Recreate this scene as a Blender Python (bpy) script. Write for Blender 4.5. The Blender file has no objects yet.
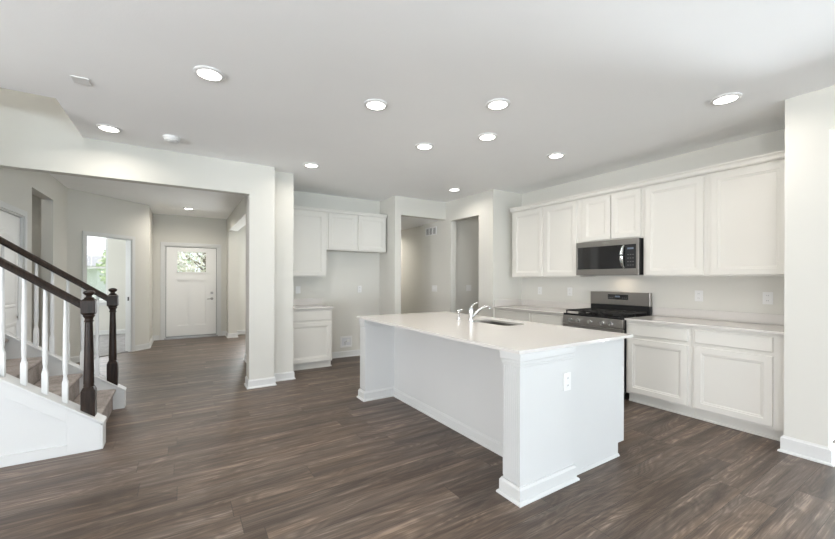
import bpy, bmesh, math, random
from mathutils import Vector, Matrix
random.seed(7)
PI = math.pi
scene = bpy.context.scene
COL = scene.collection

# ------------------------------------------------------------------ camera
cam_d = bpy.data.cameras.new('camera')
cam = bpy.data.objects.new('camera', cam_d)
COL.objects.link(cam)
scene.camera = cam
cam_d.sensor_width = 36.0
cam_d.sensor_fit = 'HORIZONTAL'
cam_d.lens = 36.0 * 373.0 / 835.0
cam_d.shift_y = 9.8 / 835.0
cam_d.clip_end = 200
YAW = 0.56447
cam.matrix_world = (Matrix.Translation((0, 0, 1.335)) @ Matrix.Rotation(-YAW, 4, 'Z')
                    @ Matrix.Rotation(PI / 2, 4, 'X') @ Matrix.Rotation(0.0025, 4, 'Z'))

# ------------------------------------------------------------------ world, light, exposure
scene.view_settings.view_transform = 'Standard'
scene.view_settings.look = 'None'
scene.view_settings.gamma = 1.0
scene.view_settings.exposure = 0.35
scene.cycles.max_bounces = 10
scene.cycles.diffuse_bounces = 7
scene.cycles.glossy_bounces = 4
scene.cycles.transparent_max_bounces = 12
scene.cycles.sample_clamp_indirect = 6.0
scene.cycles.caustics_reflective = False
scene.cycles.caustics_refractive = False

world = bpy.data.worlds.new('sky')
scene.world = world
world.use_nodes = True
wn = world.node_tree
bg = wn.nodes['Background']
bg.inputs['Color'].default_value = (0.86, 0.93, 1.0, 1)
bg.inputs['Strength'].default_value = 1.25


def area(name, loc, look, sx, sy, power, col=(0.93, 0.965, 1.0)):
    """Daylight entering through one window: an area lamp just outside its glass."""
    d = bpy.data.lights.new(name, 'AREA')
    d.shape = 'RECTANGLE'
    d.size, d.size_y = sx, sy
    d.energy = power
    d.color = col
    o = bpy.data.objects.new(name, d)
    COL.objects.link(o)
    o.location = loc
    o.rotation_euler = Vector(look).to_track_quat('-Z', 'Z').to_euler()
    return o


DAY = (0.87, 0.94, 1.0)
DAYF = (0.94, 0.975, 1.0)
DAYR = (0.80, 0.90, 1.0)
DAYL = (0.955, 0.965, 1.0)
for wx, ww in ((-4.2, 2.2), (-1.0, 2.2), (2.2, 2.2), (5.6, 2.2)):
    area('window_daylight', (wx, -7.85, 1.30), (0, 1, 0), ww, 2.2, 2 * ww, DAYR)            # level daylight for an unseen window added for light
    area('window_groundlight', (wx, -8.35, 0.65), (0, 0.40, 0.92), ww, 1.6, 170 * ww, DAYR)   # uplight added outside the glass to brighten the ceiling
for wy in (-4.0, 0.2):
    area('window_daylight', (-6.85, wy, 1.35), (1, 0, 0), 2.8, 2.0, 12, DAYL)  # level daylight for the unseen left windows
    area('window_groundlight', (-7.25, wy, 0.75), (0.40, 0, 0.92), 2.8, 1.4, 500, DAYL)  # added fill outside the left windows, tilted up at the ceiling
for wy, wp in ((-5.0, 30), (-1.0, 800)):
    area('window_daylight', (8.35, wy, 1.35), (-1, 0, 0), 3.0, 2.0, wp * 0.03, DAY)  # level daylight for the unseen dining windows
    area('window_groundlight', (8.85, wy, 0.55), (-0.50, 0, 0.86), 3.0, 1.6, wp, DAY)  # added uplight from the dining side to lift the ceiling
area('window_daylight', (-1.92, 11.75, 1.60), (0, -1, 0), 0.9, 1.6, 40, DAYF)
area('window_daylight', (-4.3, 9.6, 1.50), (1, 0, 0), 1.4, 1.4, 85, DAYF)
area('window_daylight', (2.0, 10.2, 1.55), (0, -1, 0), 1.2, 1.4, 110, DAYF)
sun_d = bpy.data.lights.new('sun', 'SUN'); sun_d.energy = 2.5; sun_d.angle = 0.03; sun_d.color = (1.0, 0.96, 0.90)
sun = bpy.data.objects.new('sun', sun_d); COL.objects.link(sun)
sun.rotation_euler = Vector((0.25, 0.45, -1.0)).to_track_quat('-Z', 'Y').to_euler()
LAMP_W = 4.2


# ------------------------------------------------------------------ materials
def mat(name, color=(0.8, 0.8, 0.8), rough=0.5, metal=0.0, spec=0.5, coat=0.0):
    m = bpy.data.materials.new(name)
    m.use_nodes = True
    b = m.node_tree.nodes['Principled BSDF']
    b.inputs['Base Color'].default_value = (*color, 1)
    b.inputs['Roughness'].default_value = rough
    b.inputs['Metallic'].default_value = metal
    b.inputs['Specular IOR Level'].default_value = spec
    b.inputs['Coat Weight'].default_value = coat
    return m, m.node_tree, b


def nd(t, kind, **kw):
    n = t.nodes.new(kind)
    for k, v in kw.items():
        setattr(n, k, v)
    return n


def paint(name, color, rough, bump=0.03, scale=180.0, var=0.02):
    m, t, b = mat(name, color, rough, spec=0.3)
    tc = nd(t, 'ShaderNodeTexCoord')
    n = nd(t, 'ShaderNodeTexNoise')
    n.inputs['Scale'].default_value = scale
    n.inputs['Detail'].default_value = 3
    t.links.new(tc.outputs['Object'], n.inputs['Vector'])
    bp = nd(t, 'ShaderNodeBump')
    bp.inputs['Strength'].default_value = bump
    bp.inputs['Distance'].default_value = 0.002
    t.links.new(n.outputs['Fac'], bp.inputs['Height'])
    t.links.new(bp.outputs['Normal'], b.inputs['Normal'])
    n2 = nd(t, 'ShaderNodeTexNoise')
    n2.inputs['Scale'].default_value = 2.0
    t.links.new(tc.outputs['Object'], n2.inputs['Vector'])
    r = nd(t, 'ShaderNodeValToRGB')
    r.color_ramp.elements[0].position = 0.3
    r.color_ramp.elements[1].position = 0.7
    r.color_ramp.elements[0].color = (*[c * (1 - var) for c in color], 1)
    r.color_ramp.elements[1].color = (*color, 1)
    t.links.new(n2.outputs['Fac'], r.inputs['Fac'])
    t.links.new(r.outputs['Color'], b.inputs['Base Color'])
    return m


M = {}
M['wall'] = paint('wall_paint', (0.648, 0.638, 0.596), 0.75)
M['ceiling'] = paint('ceiling_paint', (0.95, 0.957, 0.96), 0.9, bump=0.25, scale=60)
M['trim'] = paint('trim_paint', (0.66, 0.665, 0.66), 0.38, bump=0.0)
M['cabinet'] = paint('cabinet_paint', (0.685, 0.67, 0.63), 0.42, bump=0.0)
M['island'] = paint('island_paint', (0.605, 0.61, 0.605), 0.4, bump=0.0)  # trim white darkened to offset strong light on island and stringers
M['door'] = paint('door_paint', (0.83, 0.83, 0.82), 0.4, bump=0.0)
M['plastic'] = mat('white_plastic', (0.74, 0.74, 0.735), 0.35)[0]
M['dark'] = mat('black_plastic', (0.012, 0.012, 0.013), 0.35)[0]
M['blackglass'] = mat('black_glass', (0.014, 0.014, 0.015), 0.06, spec=0.6)[0]
M['iron'] = mat('cast_iron', (0.018, 0.018, 0.018), 0.6)[0]
M['chrome'] = mat('chrome', (0.75, 0.76, 0.77), 0.13, metal=1)[0]
M['grout'] = mat('vent_shadow_gap', (0.16, 0.16, 0.16), 0.8)[0]  # dark grey: painted-in shade of gaps and slots, also button colour

# brushed stainless steel
m, t, b = mat('stainless_steel', (0.36, 0.345, 0.33), 0.3, metal=1)
tc = nd(t, 'ShaderNodeTexCoord'); mp = nd(t, 'ShaderNodeMapping'); n = nd(t, 'ShaderNodeTexNoise')
mp.inputs['Scale'].default_value = (4, 4, 300)
t.links.new(tc.outputs['Object'], mp.inputs['Vector']); t.links.new(mp.outputs['Vector'], n.inputs['Vector'])
r = nd(t, 'ShaderNodeMapRange')
r.inputs['To Min'].default_value = 0.24; r.inputs['To Max'].default_value = 0.40
t.links.new(n.outputs['Fac'], r.inputs['Value']); t.links.new(r.outputs['Result'], b.inputs['Roughness'])
M['steel'] = m

# white quartz
m, t, b = mat('white_quartz', (0.84, 0.825, 0.80), 0.12, spec=0.5)
tc = nd(t, 'ShaderNodeTexCoord'); v = nd(t, 'ShaderNodeTexVoronoi'); v.inputs['Scale'].default_value = 220
t.links.new(tc.outputs['Object'], v.inputs['Vector'])
r = nd(t, 'ShaderNodeValToRGB')
r.color_ramp.elements[0].position = 0.05; r.color_ramp.elements[0].color = (0.56, 0.535, 0.51, 1)
r.color_ramp.elements[1].position = 0.25; r.color_ramp.elements[1].color = (0.66, 0.635, 0.61, 1)
t.links.new(v.outputs['Distance'], r.inputs['Fac']); t.links.new(r.outputs['Color'], b.inputs['Base Color'])
M['quartz'] = m

# dark stained wood of newels and handrails
m, t, b = mat('dark_stained_wood', (0.05, 0.035, 0.027), 0.34, spec=0.2)
tc = nd(t, 'ShaderNodeTexCoord'); mp = nd(t, 'ShaderNodeMapping'); n = nd(t, 'ShaderNodeTexNoise')
mp.inputs['Scale'].default_value = (40, 40, 4); n.inputs['Scale'].default_value = 2; n.inputs['Detail'].default_value = 6
t.links.new(tc.outputs['Object'], mp.inputs['Vector']); t.links.new(mp.outputs['Vector'], n.inputs['Vector'])
r = nd(t, 'ShaderNodeValToRGB')
r.color_ramp.elements[0].position = 0.3; r.color_ramp.elements[0].color = (0.010, 0.007, 0.005, 1)
r.color_ramp.elements[1].position = 0.75; r.color_ramp.elements[1].color = (0.036, 0.022, 0.016, 1)
t.links.new(n.outputs['Fac'], r.inputs['Fac']); t.links.new(r.outputs['Color'], b.inputs['Base Color'])
M['wood'] = m


def carpet(name, c0, c1):
    m, t, b = mat(name, c0, 0.95, spec=0.1)
    tc = nd(t, 'ShaderNodeTexCoord'); n = nd(t, 'ShaderNodeTexNoise')
    n.inputs['Scale'].default_value = 90; n.inputs['Detail'].default_value = 4
    n2 = nd(t, 'ShaderNodeTexNoise'); n2.inputs['Scale'].default_value = 9
    t.links.new(tc.outputs['Object'], n.inputs['Vector']); t.links.new(tc.outputs['Object'], n2.inputs['Vector'])
    mx = nd(t, 'ShaderNodeMath', operation='ADD'); mx.use_clamp = True
    ml = nd(t, 'ShaderNodeMath', operation='MULTIPLY'); ml.inputs[1].default_value = 0.5
    ml2 = nd(t, 'ShaderNodeMath', operation='MULTIPLY'); ml2.inputs[1].default_value = 0.5
    t.links.new(n.outputs['Fac'], ml.inputs[0]); t.links.new(n2.outputs['Fac'], ml2.inputs[0])
    t.links.new(ml.outputs[0], mx.inputs[0]); t.links.new(ml2.outputs[0], mx.inputs[1])
    r = nd(t, 'ShaderNodeValToRGB')
    r.color_ramp.elements[0].position = 0.36; r.color_ramp.elements[0].color = (*c0, 1)
    r.color_ramp.elements[1].position = 0.62; r.color_ramp.elements[1].color = (*c1, 1)
    t.links.new(mx.outputs[0], r.inputs['Fac']); t.links.new(r.outputs['Color'], b.inputs['Base Color'])
    bp = nd(t, 'ShaderNodeBump'); bp.inputs['Strength'].default_value = 0.6; bp.inputs['Distance'].default_value = 0.004
    t.links.new(n.outputs['Fac'], bp.inputs['Height']); t.links.new(bp.outputs['Normal'], b.inputs['Normal'])
    return m


M['carpet'] = carpet('taupe_carpet', (0.235, 0.205, 0.19), (0.39, 0.35, 0.325))
M['den_carpet'] = carpet('den_carpet', (0.27, 0.26, 0.26), (0.38, 0.37, 0.37))

# vinyl plank floor: planks run along X
m, t, b = mat('plank_floor', (0.2, 0.17, 0.15), 0.38, spec=0.38)
tc = nd(t, 'ShaderNodeTexCoord'); sp = nd(t, 'ShaderNodeSeparateXYZ')
t.links.new(tc.outputs['Object'], sp.inputs[0])


def mth(op, a, bb=None, c=None):
    n = nd(t, 'ShaderNodeMath', operation=op)
    for i, x in enumerate((a, bb, c)):
        if x is None:
            continue
        if isinstance(x, (int, float)):
            n.inputs[i].default_value = x
        else:
            t.links.new(x, n.inputs[i])
    return n.outputs[0]


PW, PL = 0.178, 1.5
yy = mth('DIVIDE', sp.outputs['Y'], PW)
row = mth('FLOOR', yy)
fy = mth('FRACT', yy)
wn1 = nd(t, 'ShaderNodeTexWhiteNoise', noise_dimensions='1D'); t.links.new(row, wn1.inputs['W'])
xx = mth('ADD', mth('DIVIDE', sp.outputs['X'], PL), mth('MULTIPLY', wn1.outputs['Value'], 7.3))
colm = mth('FLOOR', xx)
fx = mth('FRACT', xx)
cid = nd(t, 'ShaderNodeCombineXYZ'); t.links.new(row, cid.inputs[0]); t.links.new(colm, cid.inputs[1])
wn2 = nd(t, 'ShaderNodeTexWhiteNoise', noise_dimensions='2D'); t.links.new(cid.outputs[0], wn2.inputs['Vector'])
pid = wn2.outputs['Value']
# grain coordinates, shifted per plank
gx = mth('ADD', mth('MULTIPLY', sp.outputs['X'], 1.0), mth('MULTIPLY', pid, 37.0))
gy = mth('ADD', mth('MULTIPLY', sp.outputs['Y'], 1.0), mth('MULTIPLY', pid, 11.0))
gv = nd(t, 'ShaderNodeCombineXYZ'); t.links.new(gx, gv.inputs[0]); t.links.new(gy, gv.inputs[1])


def streak(sx, sy, detail, dist=0.0, rough=0.6):
    mp = nd(t, 'ShaderNodeMapping'); mp.inputs['Scale'].default_value = (sx, sy, 1)
    t.links.new(gv.outputs[0], mp.inputs['Vector'])
    n = nd(t, 'ShaderNodeTexNoise'); n.inputs['Scale'].default_value = 1.0
    n.inputs['Detail'].default_value = detail; n.inputs['Distortion'].default_value = dist
    n.inputs['Roughness'].default_value = rough
    t.links.new(mp.outputs['Vector'], n.inputs['Vector'])
    return n.outputs['Fac']


g1 = streak(0.9, 15.0, 6, 0.9, 0.65)
g2 = streak(3.5, 110.0, 6, 0.4, 0.75)
g3 = streak(0.8, 4.2, 2, 0.8)
rings = mth('MULTIPLY', mth('SINE', mth('MULTIPLY', g3, 95.0)), mth('SUBTRACT', g1, 0.25))
mix = mth('ADD', mth('ADD', mth('MULTIPLY', g1, 0.62), mth('MULTIPLY', g2, 0.42)),
          mth('ADD', mth('MULTIPLY', g3, 0.26), mth('ADD', mth('MULTIPLY', pid, 0.07), mth('MULTIPLY', rings, 0.11))))
r = nd(t, 'ShaderNodeValToRGB')
els = r.color_ramp.elements
els[0].position = 0.47; els[0].color = (0.028, 0.019, 0.014, 1)
els[1].position = 0.86; els[1].color = (0.300, 0.238, 0.190, 1)
e = els.new(0.625); e.color = (0.078, 0.057, 0.044, 1)
e = els.new(0.75); e.color = (0.142, 0.109, 0.087, 1)
t.links.new(mix, r.inputs['Fac'])
# slow drift between warm tan and cool grey within the printed wood
tone = nd(t, 'ShaderNodeValToRGB')
tone.color_ramp.elements[0].position = 0.35; tone.color_ramp.elements[0].color = (1.06, 0.985, 0.915, 1)
tone.color_ramp.elements[1].position = 0.65; tone.color_ramp.elements[1].color = (0.94, 0.95, 0.98, 1)
t.links.new(streak(0.7, 7.0, 2, 0.5), tone.inputs['Fac'])
tm = nd(t, 'ShaderNodeMix', data_type='RGBA', blend_type='MULTIPLY'); tm.inputs['Factor'].default_value = 1.0
t.links.new(r.outputs['Color'], tm.inputs['A']); t.links.new(tone.outputs['Color'], tm.inputs['B'])
# seams
sy_ = mth('MINIMUM', fy, mth('SUBTRACT', 1.0, fy))
sx_ = mth('MINIMUM', fx, mth('SUBTRACT', 1.0, fx))
seam = mth('MAXIMUM', mth('LESS_THAN', sy_, 0.010), mth('LESS_THAN', sx_, 0.0016))
mc = nd(t, 'ShaderNodeMix', data_type='RGBA')
t.links.new(mth('MULTIPLY', seam, 0.6), mc.inputs['Factor']); t.links.new(tm.outputs['Result'], mc.inputs['A'])
mc.inputs['B'].default_value = (0.035, 0.028, 0.024, 1)
t.links.new(mc.outputs['Result'], b.inputs['Base Color'])
bp = nd(t, 'ShaderNodeBump'); bp.inputs['Strength'].default_value = 0.25; bp.inputs['Distance'].default_value = 0.002
t.links.new(mth('SUBTRACT', g2, mth('MULTIPLY', seam, 1.0)), bp.inputs['Height'])
t.links.new(bp.outputs['Normal'], b.inputs['Normal'])
rr = mth('ADD', 0.30, mth('MULTIPLY', g2, 0.22))
t.links.new(rr, b.inputs['Roughness'])
M['floor'] = m

# window glass
m = bpy.data.materials.new('window_glass'); m.use_nodes = True; t = m.node_tree
t.nodes.clear()
o_ = nd(t, 'ShaderNodeOutputMaterial'); tr = nd(t, 'ShaderNodeBsdfTransparent'); gl = nd(t, 'ShaderNodeBsdfGlossy')
gl.inputs['Roughness'].default_value = 0.02; mxs = nd(t, 'ShaderNodeMixShader'); mxs.inputs[0].default_value = 0.06
t.links.new(tr.outputs[0], mxs.inputs[1]); t.links.new(gl.outputs[0], mxs.inputs[2]); t.links.new(mxs.outputs[0], o_.inputs[0])
M['glass'] = m

# lens of the recessed lights
m = bpy.data.materials.new('lit_lens'); m.use_nodes = True; t = m.node_tree
b = t.nodes['Principled BSDF']
b.inputs['Base Color'].default_value = (0.9, 0.9, 0.88, 1)
b.inputs['Emission Color'].default_value = (1.0, 0.965, 0.91, 1)
b.inputs['Emission Strength'].default_value = 5.0
M['lens'] = m
m = bpy.data.materials.new('blue_display'); m.use_nodes = True
b = m.node_tree.nodes['Principled BSDF']
b.inputs['Base Color'].default_value = (0.1, 0.12, 0.15, 1)
b.inputs['Emission Color'].default_value = (0.55, 0.7, 0.9, 1)
b.inputs['Emission Strength'].default_value = 0.12
M['digits'] = m
M['grass'] = paint('lawn_grass', (0.30, 0.42, 0.16), 0.9, var=0.3)
M['leaf'] = paint('tree_leaves', (0.66, 0.76, 0.52), 0.8, var=0.3, scale=8)
M['leaf_tan'] = paint('tan_leaves', (0.84, 0.80, 0.72), 0.8, var=0.3, scale=8)
M['bark'] = mat('tree_bark', (0.12, 0.09, 0.06), 0.9)[0]
M['siding'] = mat('grey_siding', (0.66, 0.67, 0.70), 0.8)[0]
M['shingle'] = mat('grey_shingles', (0.35, 0.35, 0.37), 0.9)[0]
M['concrete'] = mat('porch_concrete', (0.5, 0.49, 0.47), 0.9)[0]


# ------------------------------------------------------------------ geometry helpers
def bm_():
    return bmesh.new()


def box(bm, x0, x1, y0, y1, z0, z1):
    v = [bm.verts.new(p) for p in ((x0, y0, z0), (x1, y0, z0), (x1, y1, z0), (x0, y1, z0),
                                   (x0, y0, z1), (x1, y0, z1), (x1, y1, z1), (x0, y1, z1))]
    for f in ((0, 3, 2, 1), (4, 5, 6, 7), (0, 1, 5, 4), (1, 2, 6, 5), (2, 3, 7, 6), (3, 0, 4, 7)):
        bm.faces.new([v[i] for i in f])
    return bm


def prism(bm, pts, axis, a0, a1):
    """extrude the polygon pts (2-D) from a0 to a1 along axis ('X','Y','Z')."""
    def P(u, w, a):
        return {'X': (a, u, w), 'Y': (u, a, w), 'Z': (u, w, a)}[axis]
    lo = [bm.verts.new(P(u, w, a0)) for u, w in pts]
    hi = [bm.verts.new(P(u, w, a1)) for u, w in pts]
    n = len(pts)
    bm.faces.new(lo)
    bm.faces.new(hi[::-1])
    for i in range(n):
        bm.faces.new((lo[i], hi[i], hi[(i + 1) % n], lo[(i + 1) % n]))
    return bm


def lathe(bm, prof, cx, cy, seg=20, z0=0.0):
    """prof: [(radius, z)], closed with caps when the end radii are > 0."""
    rings = []
    for r, z in prof:
        rings.append([bm.verts.new((cx + r * math.cos(2 * PI * i / seg), cy + r * math.sin(2 * PI * i / seg), z0 + z))
                      for i in range(seg)])
    for a, b in zip(rings, rings[1:]):
        for i in range(seg):
            bm.faces.new((a[i], a[(i + 1) % seg], b[(i + 1) % seg], b[i]))
    bm.faces.new(rings[0][::-1])
    bm.faces.new(rings[-1])
    return bm


def tube(bm, pts, rad, seg=12):
    """sweep a circle along pts; rad is a number or one radius per point."""
    pts = [Vector(p) for p in pts]
    rads = [rad] * len(pts) if isinstance(rad, (int, float)) else rad
    rings = []
    up = Vector((0, 0, 1))
    for i, p in enumerate(pts):
        d = (pts[min(i + 1, len(pts) - 1)] - pts[max(i - 1, 0)]).normalized()
        s = d.cross(up)
        if s.length < 1e-3:
            s = d.cross(Vector((1, 0, 0)))
        s.normalize()
        w = s.cross(d).normalized()
        rings.append([bm.verts.new(p + rads[i] * (math.cos(2 * PI * k / seg) * s + math.sin(2 * PI * k / seg) * w))
                      for k in range(seg)])
    for a, b in zip(rings, rings[1:]):
        for i in range(seg):
            bm.faces.new((a[i], a[(i + 1) % seg], b[(i + 1) % seg], b[i]))
    bm.faces.new(rings[0][::-1])
    bm.faces.new(rings[-1])
    return bm


def obj(name, bm, m, parent=None, smooth=False, bevel=0.0, seg=2):
    bmesh.ops.recalc_face_normals(bm, faces=bm.faces)
    me = bpy.data.meshes.new(name)
    bm.to_mesh(me)
    bm.free()
    me.materials.append(M[m] if isinstance(m, str) else m)
    o = bpy.data.objects.new(name, me)
    COL.objects.link(o)
    if parent is not None:
        o.parent = parent
        o.matrix_parent_inverse = Matrix.Translation(parent.location).inverted() if parent.type == 'EMPTY' else Matrix.Identity(4)
    if smooth:
        for p in me.polygons:
            p.use_smooth = True
        md = o.modifiers.new('split', 'EDGE_SPLIT')
        md.split_angle = math.radians(40)
    if bevel:
        md = o.modifiers.new('bevel', 'BEVEL')
        md.width = bevel
        md.segments = seg
        md.limit_method = 'ANGLE'
        md.angle_limit = math.radians(40)
        md.harden_normals = False
    return o


def thing(name, label, cat, loc=(0, 0, 0), group=None):
    o = bpy.data.objects.new(name, None)
    COL.objects.link(o)
    o.location = loc
    o.empty_display_size = 0.1
    return tag(o, label, cat, group)


def tag(o, label, cat, group=None):
    o['label'] = label
    o['category'] = cat
    if group:
        o['group'] = group
    return o


def struct(name, bm, m, parent=None, label=None, **k):
    o = obj(name, bm, m, parent, **k)
    if parent is None:
        o['kind'] = 'structure'
        o['label'] = label
        o['category'] = name.split('_')[0]
    return o


def panel_door(bm, fac, at, u0, u1, z0, z1, t=0.02, w=0.056, raised=False):
    """a recessed panel door. fac: 'X-' or 'Y-' or 'X+'. at: coordinate of the BACK of the slab."""
    def P(u, n, z):
        return {'X-': (at - n, u, z), 'X+': (at + n, u, z), 'Y-': (u, at - n, z), 'Y+': (u, at + n, z)}[fac]
    rings = [(0.0, 0.0), (0.0, t - 0.003), (0.003, t), (w, t), (w + 0.003, t - 0.005), (w + 0.013, t - 0.006),
             (w + 0.022, t - 0.011)]
    vs = []
    for ins, n in rings:
        vs.append([bm.verts.new(P(u, n, z)) for u, z in
                   ((u0 + ins, z0 + ins), (u1 - ins, z0 + ins), (u1 - ins, z1 - ins), (u0 + ins, z1 - ins))])
    bm.faces.new(vs[0])
    for a, b in zip(vs, vs[1:]):
        for i in range(4):
            bm.faces.new((a[i], a[(i + 1) % 4], b[(i + 1) % 4], b[i]))
    bm.faces.new(vs[-1])
    return bm


def slab_front(bm, fac, at, u0, u1, z0, z1, t=0.02):
    def P(u, n, z):
        return {'X-': (at - n, u, z), 'Y-': (u, at - n, z)}[fac]
    vs = []
    for ins, n in ((0, 0), (0, t - 0.005), (0.006, t)):
        vs.append([bm.verts.new(P(u, n, z)) for u, z in
                   ((u0 + ins, z0 + ins), (u1 - ins, z0 + ins), (u1 - ins, z1 - ins), (u0 + ins, z1 - ins))])
    bm.faces.new(vs[0])
    for a, b in zip(vs, vs[1:]):
        for i in range(4):
            bm.faces.new((a[i], a[(i + 1) % 4], b[(i + 1) % 4], b[i]))
    bm.faces.new(vs[-1])
    return bm


def base_run(bm, p0, p1, n, e0=0.0, e1=0.0, h=0.105, th=0.014, z=0.0, shoe=True):
    """baseboard with shoe moulding between two floor points; n = outward normal; e0/e1 = 1 where it mitres round an outer corner,
    -1 where it stops short at an inner corner."""
    p0, p1, n = Vector((*p0, 0)), Vector((*p1, 0)), Vector((*n, 0)).normalized()
    d = (p1 - p0).normalized()
    def prof(pts):
        a, c = [], []
        for o_, zz in pts:
            a.append(bm.verts.new(p0 + n * o_ - d * (o_ * e0) + Vector((0, 0, z + zz))))
            c.append(bm.verts.new(p1 + n * o_ + d * (o_ * e1) + Vector((0, 0, z + zz))))
        k = len(pts)
        bm.faces.new(a); bm.faces.new(c[::-1])
        for i in range(k):
            bm.faces.new((a[i], c[i], c[(i + 1) % k], a[(i + 1) % k]))
    prof([(0, 0.001), (th, 0.001), (th, h - 0.016), (th * 0.45, h - 0.004), (th * 0.45, h), (0, h)])
    if shoe:
        prof([(th, 0.001), (th + 0.014, 0.001), (th + 0.013, 0.010), (th + 0.008, 0.017), (th, 0.020)])
    return bm


def hole_wall(bm, ax, a0, a1, u0, u1, z0, z1, holes):
    """a wall slab with rectangular openings. ax 'X': thickness a0..a1 in X, runs along Y (u). ax 'Y': the other way."""
    us = sorted({u0, u1, *[h[0] for h in holes], *[h[1] for h in holes]})
    for ua, ub in zip(us, us[1:]):
        if ub <= u0 or ua >= u1:
            continue
        cuts = sorted((h[2], h[3]) for h in holes if h[0] <= ua + 1e-6 and h[1] >= ub - 1e-6)
        z = z0
        segs = []
        for c0, c1 in cuts:
            if c0 > z + 1e-6:
                segs.append((z, c0))
            z = max(z, c1)
        if z < z1 - 1e-6:
            segs.append((z, z1))
        for s0, s1 in segs:
            if ax == 'X':
                box(bm, a0, a1, ua, ub, s0, s1)
            else:
                box(bm, ua, ub, a0, a1, s0, s1)
    return bm


CEIL = 2.74
# ------------------------------------------------------------------ floor and ceiling
bm = bm_()
box(bm, -6.5, 8.0, -7.5, 9.85, -0.06, 0.0)
struct('floor', bm, 'floor', label='grey brown vinyl plank floor running through kitchen, great room and foyer')
bm = bm_()   # den: everything beyond the angled wall
prism(bm, [(-1.56, 7.83), (-0.60, 8.79), (-0.60, 11.4), (-4.0, 11.4), (-4.0, 7.83)], 'Z', 0.0005, 0.012)
box(bm, -4.0, -0.6, 9.85, 11.4, -0.06, 0.0005)
struct('floor_den', bm, 'den_carpet', label='grey carpet of the front room beyond the angled wall')

bm = bm_()
T = 0.18
for x0, x1, y0, y1 in ((-6.65, 8.15, -7.65, 3.97), (-6.65, -4.0, 3.97, 5.0), (-0.83, 8.15, 3.97, 4.93), (-0.83, 8.15, 4.93, 5.0), (-6.65, 8.15, 5.0, 11.6)):
    box(bm, x0, x1, y0, y1, CEIL, CEIL + T)
struct('ceiling', bm, 'ceiling', label='flat off-white ceiling with an open stairwell at left')
bm = bm_()
box(bm, 3.15, 4.15, 5.62, 9.85, 2.43, 2.50)
struct('ceiling_hall', bm, 'ceiling', label='lowered ceiling of the back hall beside the fridge alcove')
bm = bm_()
box(bm, -4.0, -0.83, 3.97, 4.93, 5.2, 5.3)
struct('ceiling_stairwell', bm, 'ceiling', label='upstairs ceiling above the stairwell')

# ------------------------------------------------------------------ walls
bm = bm_()   # beam over the foyer opening, its end column, wall behind the stairs
box(bm, -1.5, 0.70, 4.93, 5.05, 2.37, CEIL)
box(bm, 0.70, 0.99, 4.93, 5.10, 0, CEIL)
box(bm, 0.70, 0.90, 5.10, 5.16, 0, CEIL)
box(bm, -6.5, -1.62, 4.93, 5.05, 0, CEIL)
box(bm, -1.62, -1.5, 4.93, 5.05, 0, CEIL)
box(bm, -5.0, -0.83, 4.93, 4.999, CEIL, 5.3)
struct('wall_stair_side', bm, 'wall', label='off-white wall and header beam over the foyer opening, ending in a column')
bm = bm_()
box(bm, -4.12, -4.0, 3.97, 4.93, CEIL + T, 5.3)
box(bm, -4.12, -0.71, 3.85, 3.97, CEIL + T, 5.3)
box(bm, -0.83, -0.71, 3.97, 4.93, CEIL + T, 5.3)
struct('wall_stairwell', bm, 'wall', label='upstairs walls round the stairwell opening')
bm = bm_()
box(bm, -6.5, -1.5, 3.80, 3.93, 0, CEIL)
struct('wall_stair_front', bm, 'wall', label='wall in front of the upper flight of the stairs')
bm = bm_()   # pier between foyer and kitchen, header on to the post by the front door
box(bm, 0.90, 1.265, 5.10, 6.74, 0, CEIL)
box(bm, 0.90, 1.08, 6.74, 9.40, 2.42, CEIL)
box(bm, 0.90, 1.08, 9.40, 9.85, 0, CEIL)
struct('wall_foyer_right', bm, 'wall', label='wall between foyer and kitchen with a cased opening and a post by the front door')
bm = bm_()
box(bm, 1.265, 3.03, 6.07, 6.19, 0, CEIL)
struct('wall_fridge', bm, 'wall', label='kitchen back wall behind the empty fridge space')
bm = bm_()
box(bm, 3.03, 3.15, 5.50, 9.85, 0, CEIL)
box(bm, 3.15, 4.09, 5.50, 5.62, 2.43, CEIL)
struct('wall_hall', bm, 'wall', label='wall at the right side of the fridge space and header over the hall opening')
bm = bm_()
hole_wall(bm, 'X', 4.09, 4.21, 4.27, 6.29, 0, CEIL, [(4.60, 5.345, 0, 2.385)])
box(bm, 4.17, 4.29, 6.29, 9.85, 0, CEIL)
box(bm, 4.21, 5.6, 5.42, 5.54, 0, CEIL)
box(bm, 4.21, 4.73, 4.27, 4.39, 0, CEIL)
box(bm, 5.5, 5.6, 4.27, 5.42, 0, CEIL)
struct('wall_pantry', bm, 'wall', label='projecting corner walls with the pantry opening at the far end of the kitchen')
bm = bm_()
box(bm, 4.73, 4.85, 0.94, 4.39, 0, CEIL)
box(bm, 4.85, 5.5, 4.27, 4.39, 0, CEIL)
struct('wall_range', bm, 'wall', label='kitchen wall behind the range and long row of cabinets')
bm = bm_()
box(bm, 3.97, 4.09, 0.69, 0.926, 0, CEIL)
box(bm, 4.09, 8.0, 0.80, 0.94, 0, CEIL)
box(bm, 3.97, 4.09, -1.9, 0.69, 2.43, CEIL)
struct('wall_right', bm, 'wall', label='white end wall and header at the right edge beside the counter')
bm = bm_()
hole_wall(bm, 'Y', 9.85, 10.0, -0.525, 4.29, 0, CEIL, [(-0.315, 0.72, 0, 2.065), (1.4, 2.6, 0.8, 2.2)])
struct('wall_front', bm, 'wall', label='foyer end wall that holds the front door')
bm = bm_()
hole_wall(bm, 'X', -1.62, -1.5, 5.05, 7.81, 0, CEIL, [(5.06, 5.92, 0, 2.03), (6.19, 7.06, 0, 2.42)])
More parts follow.
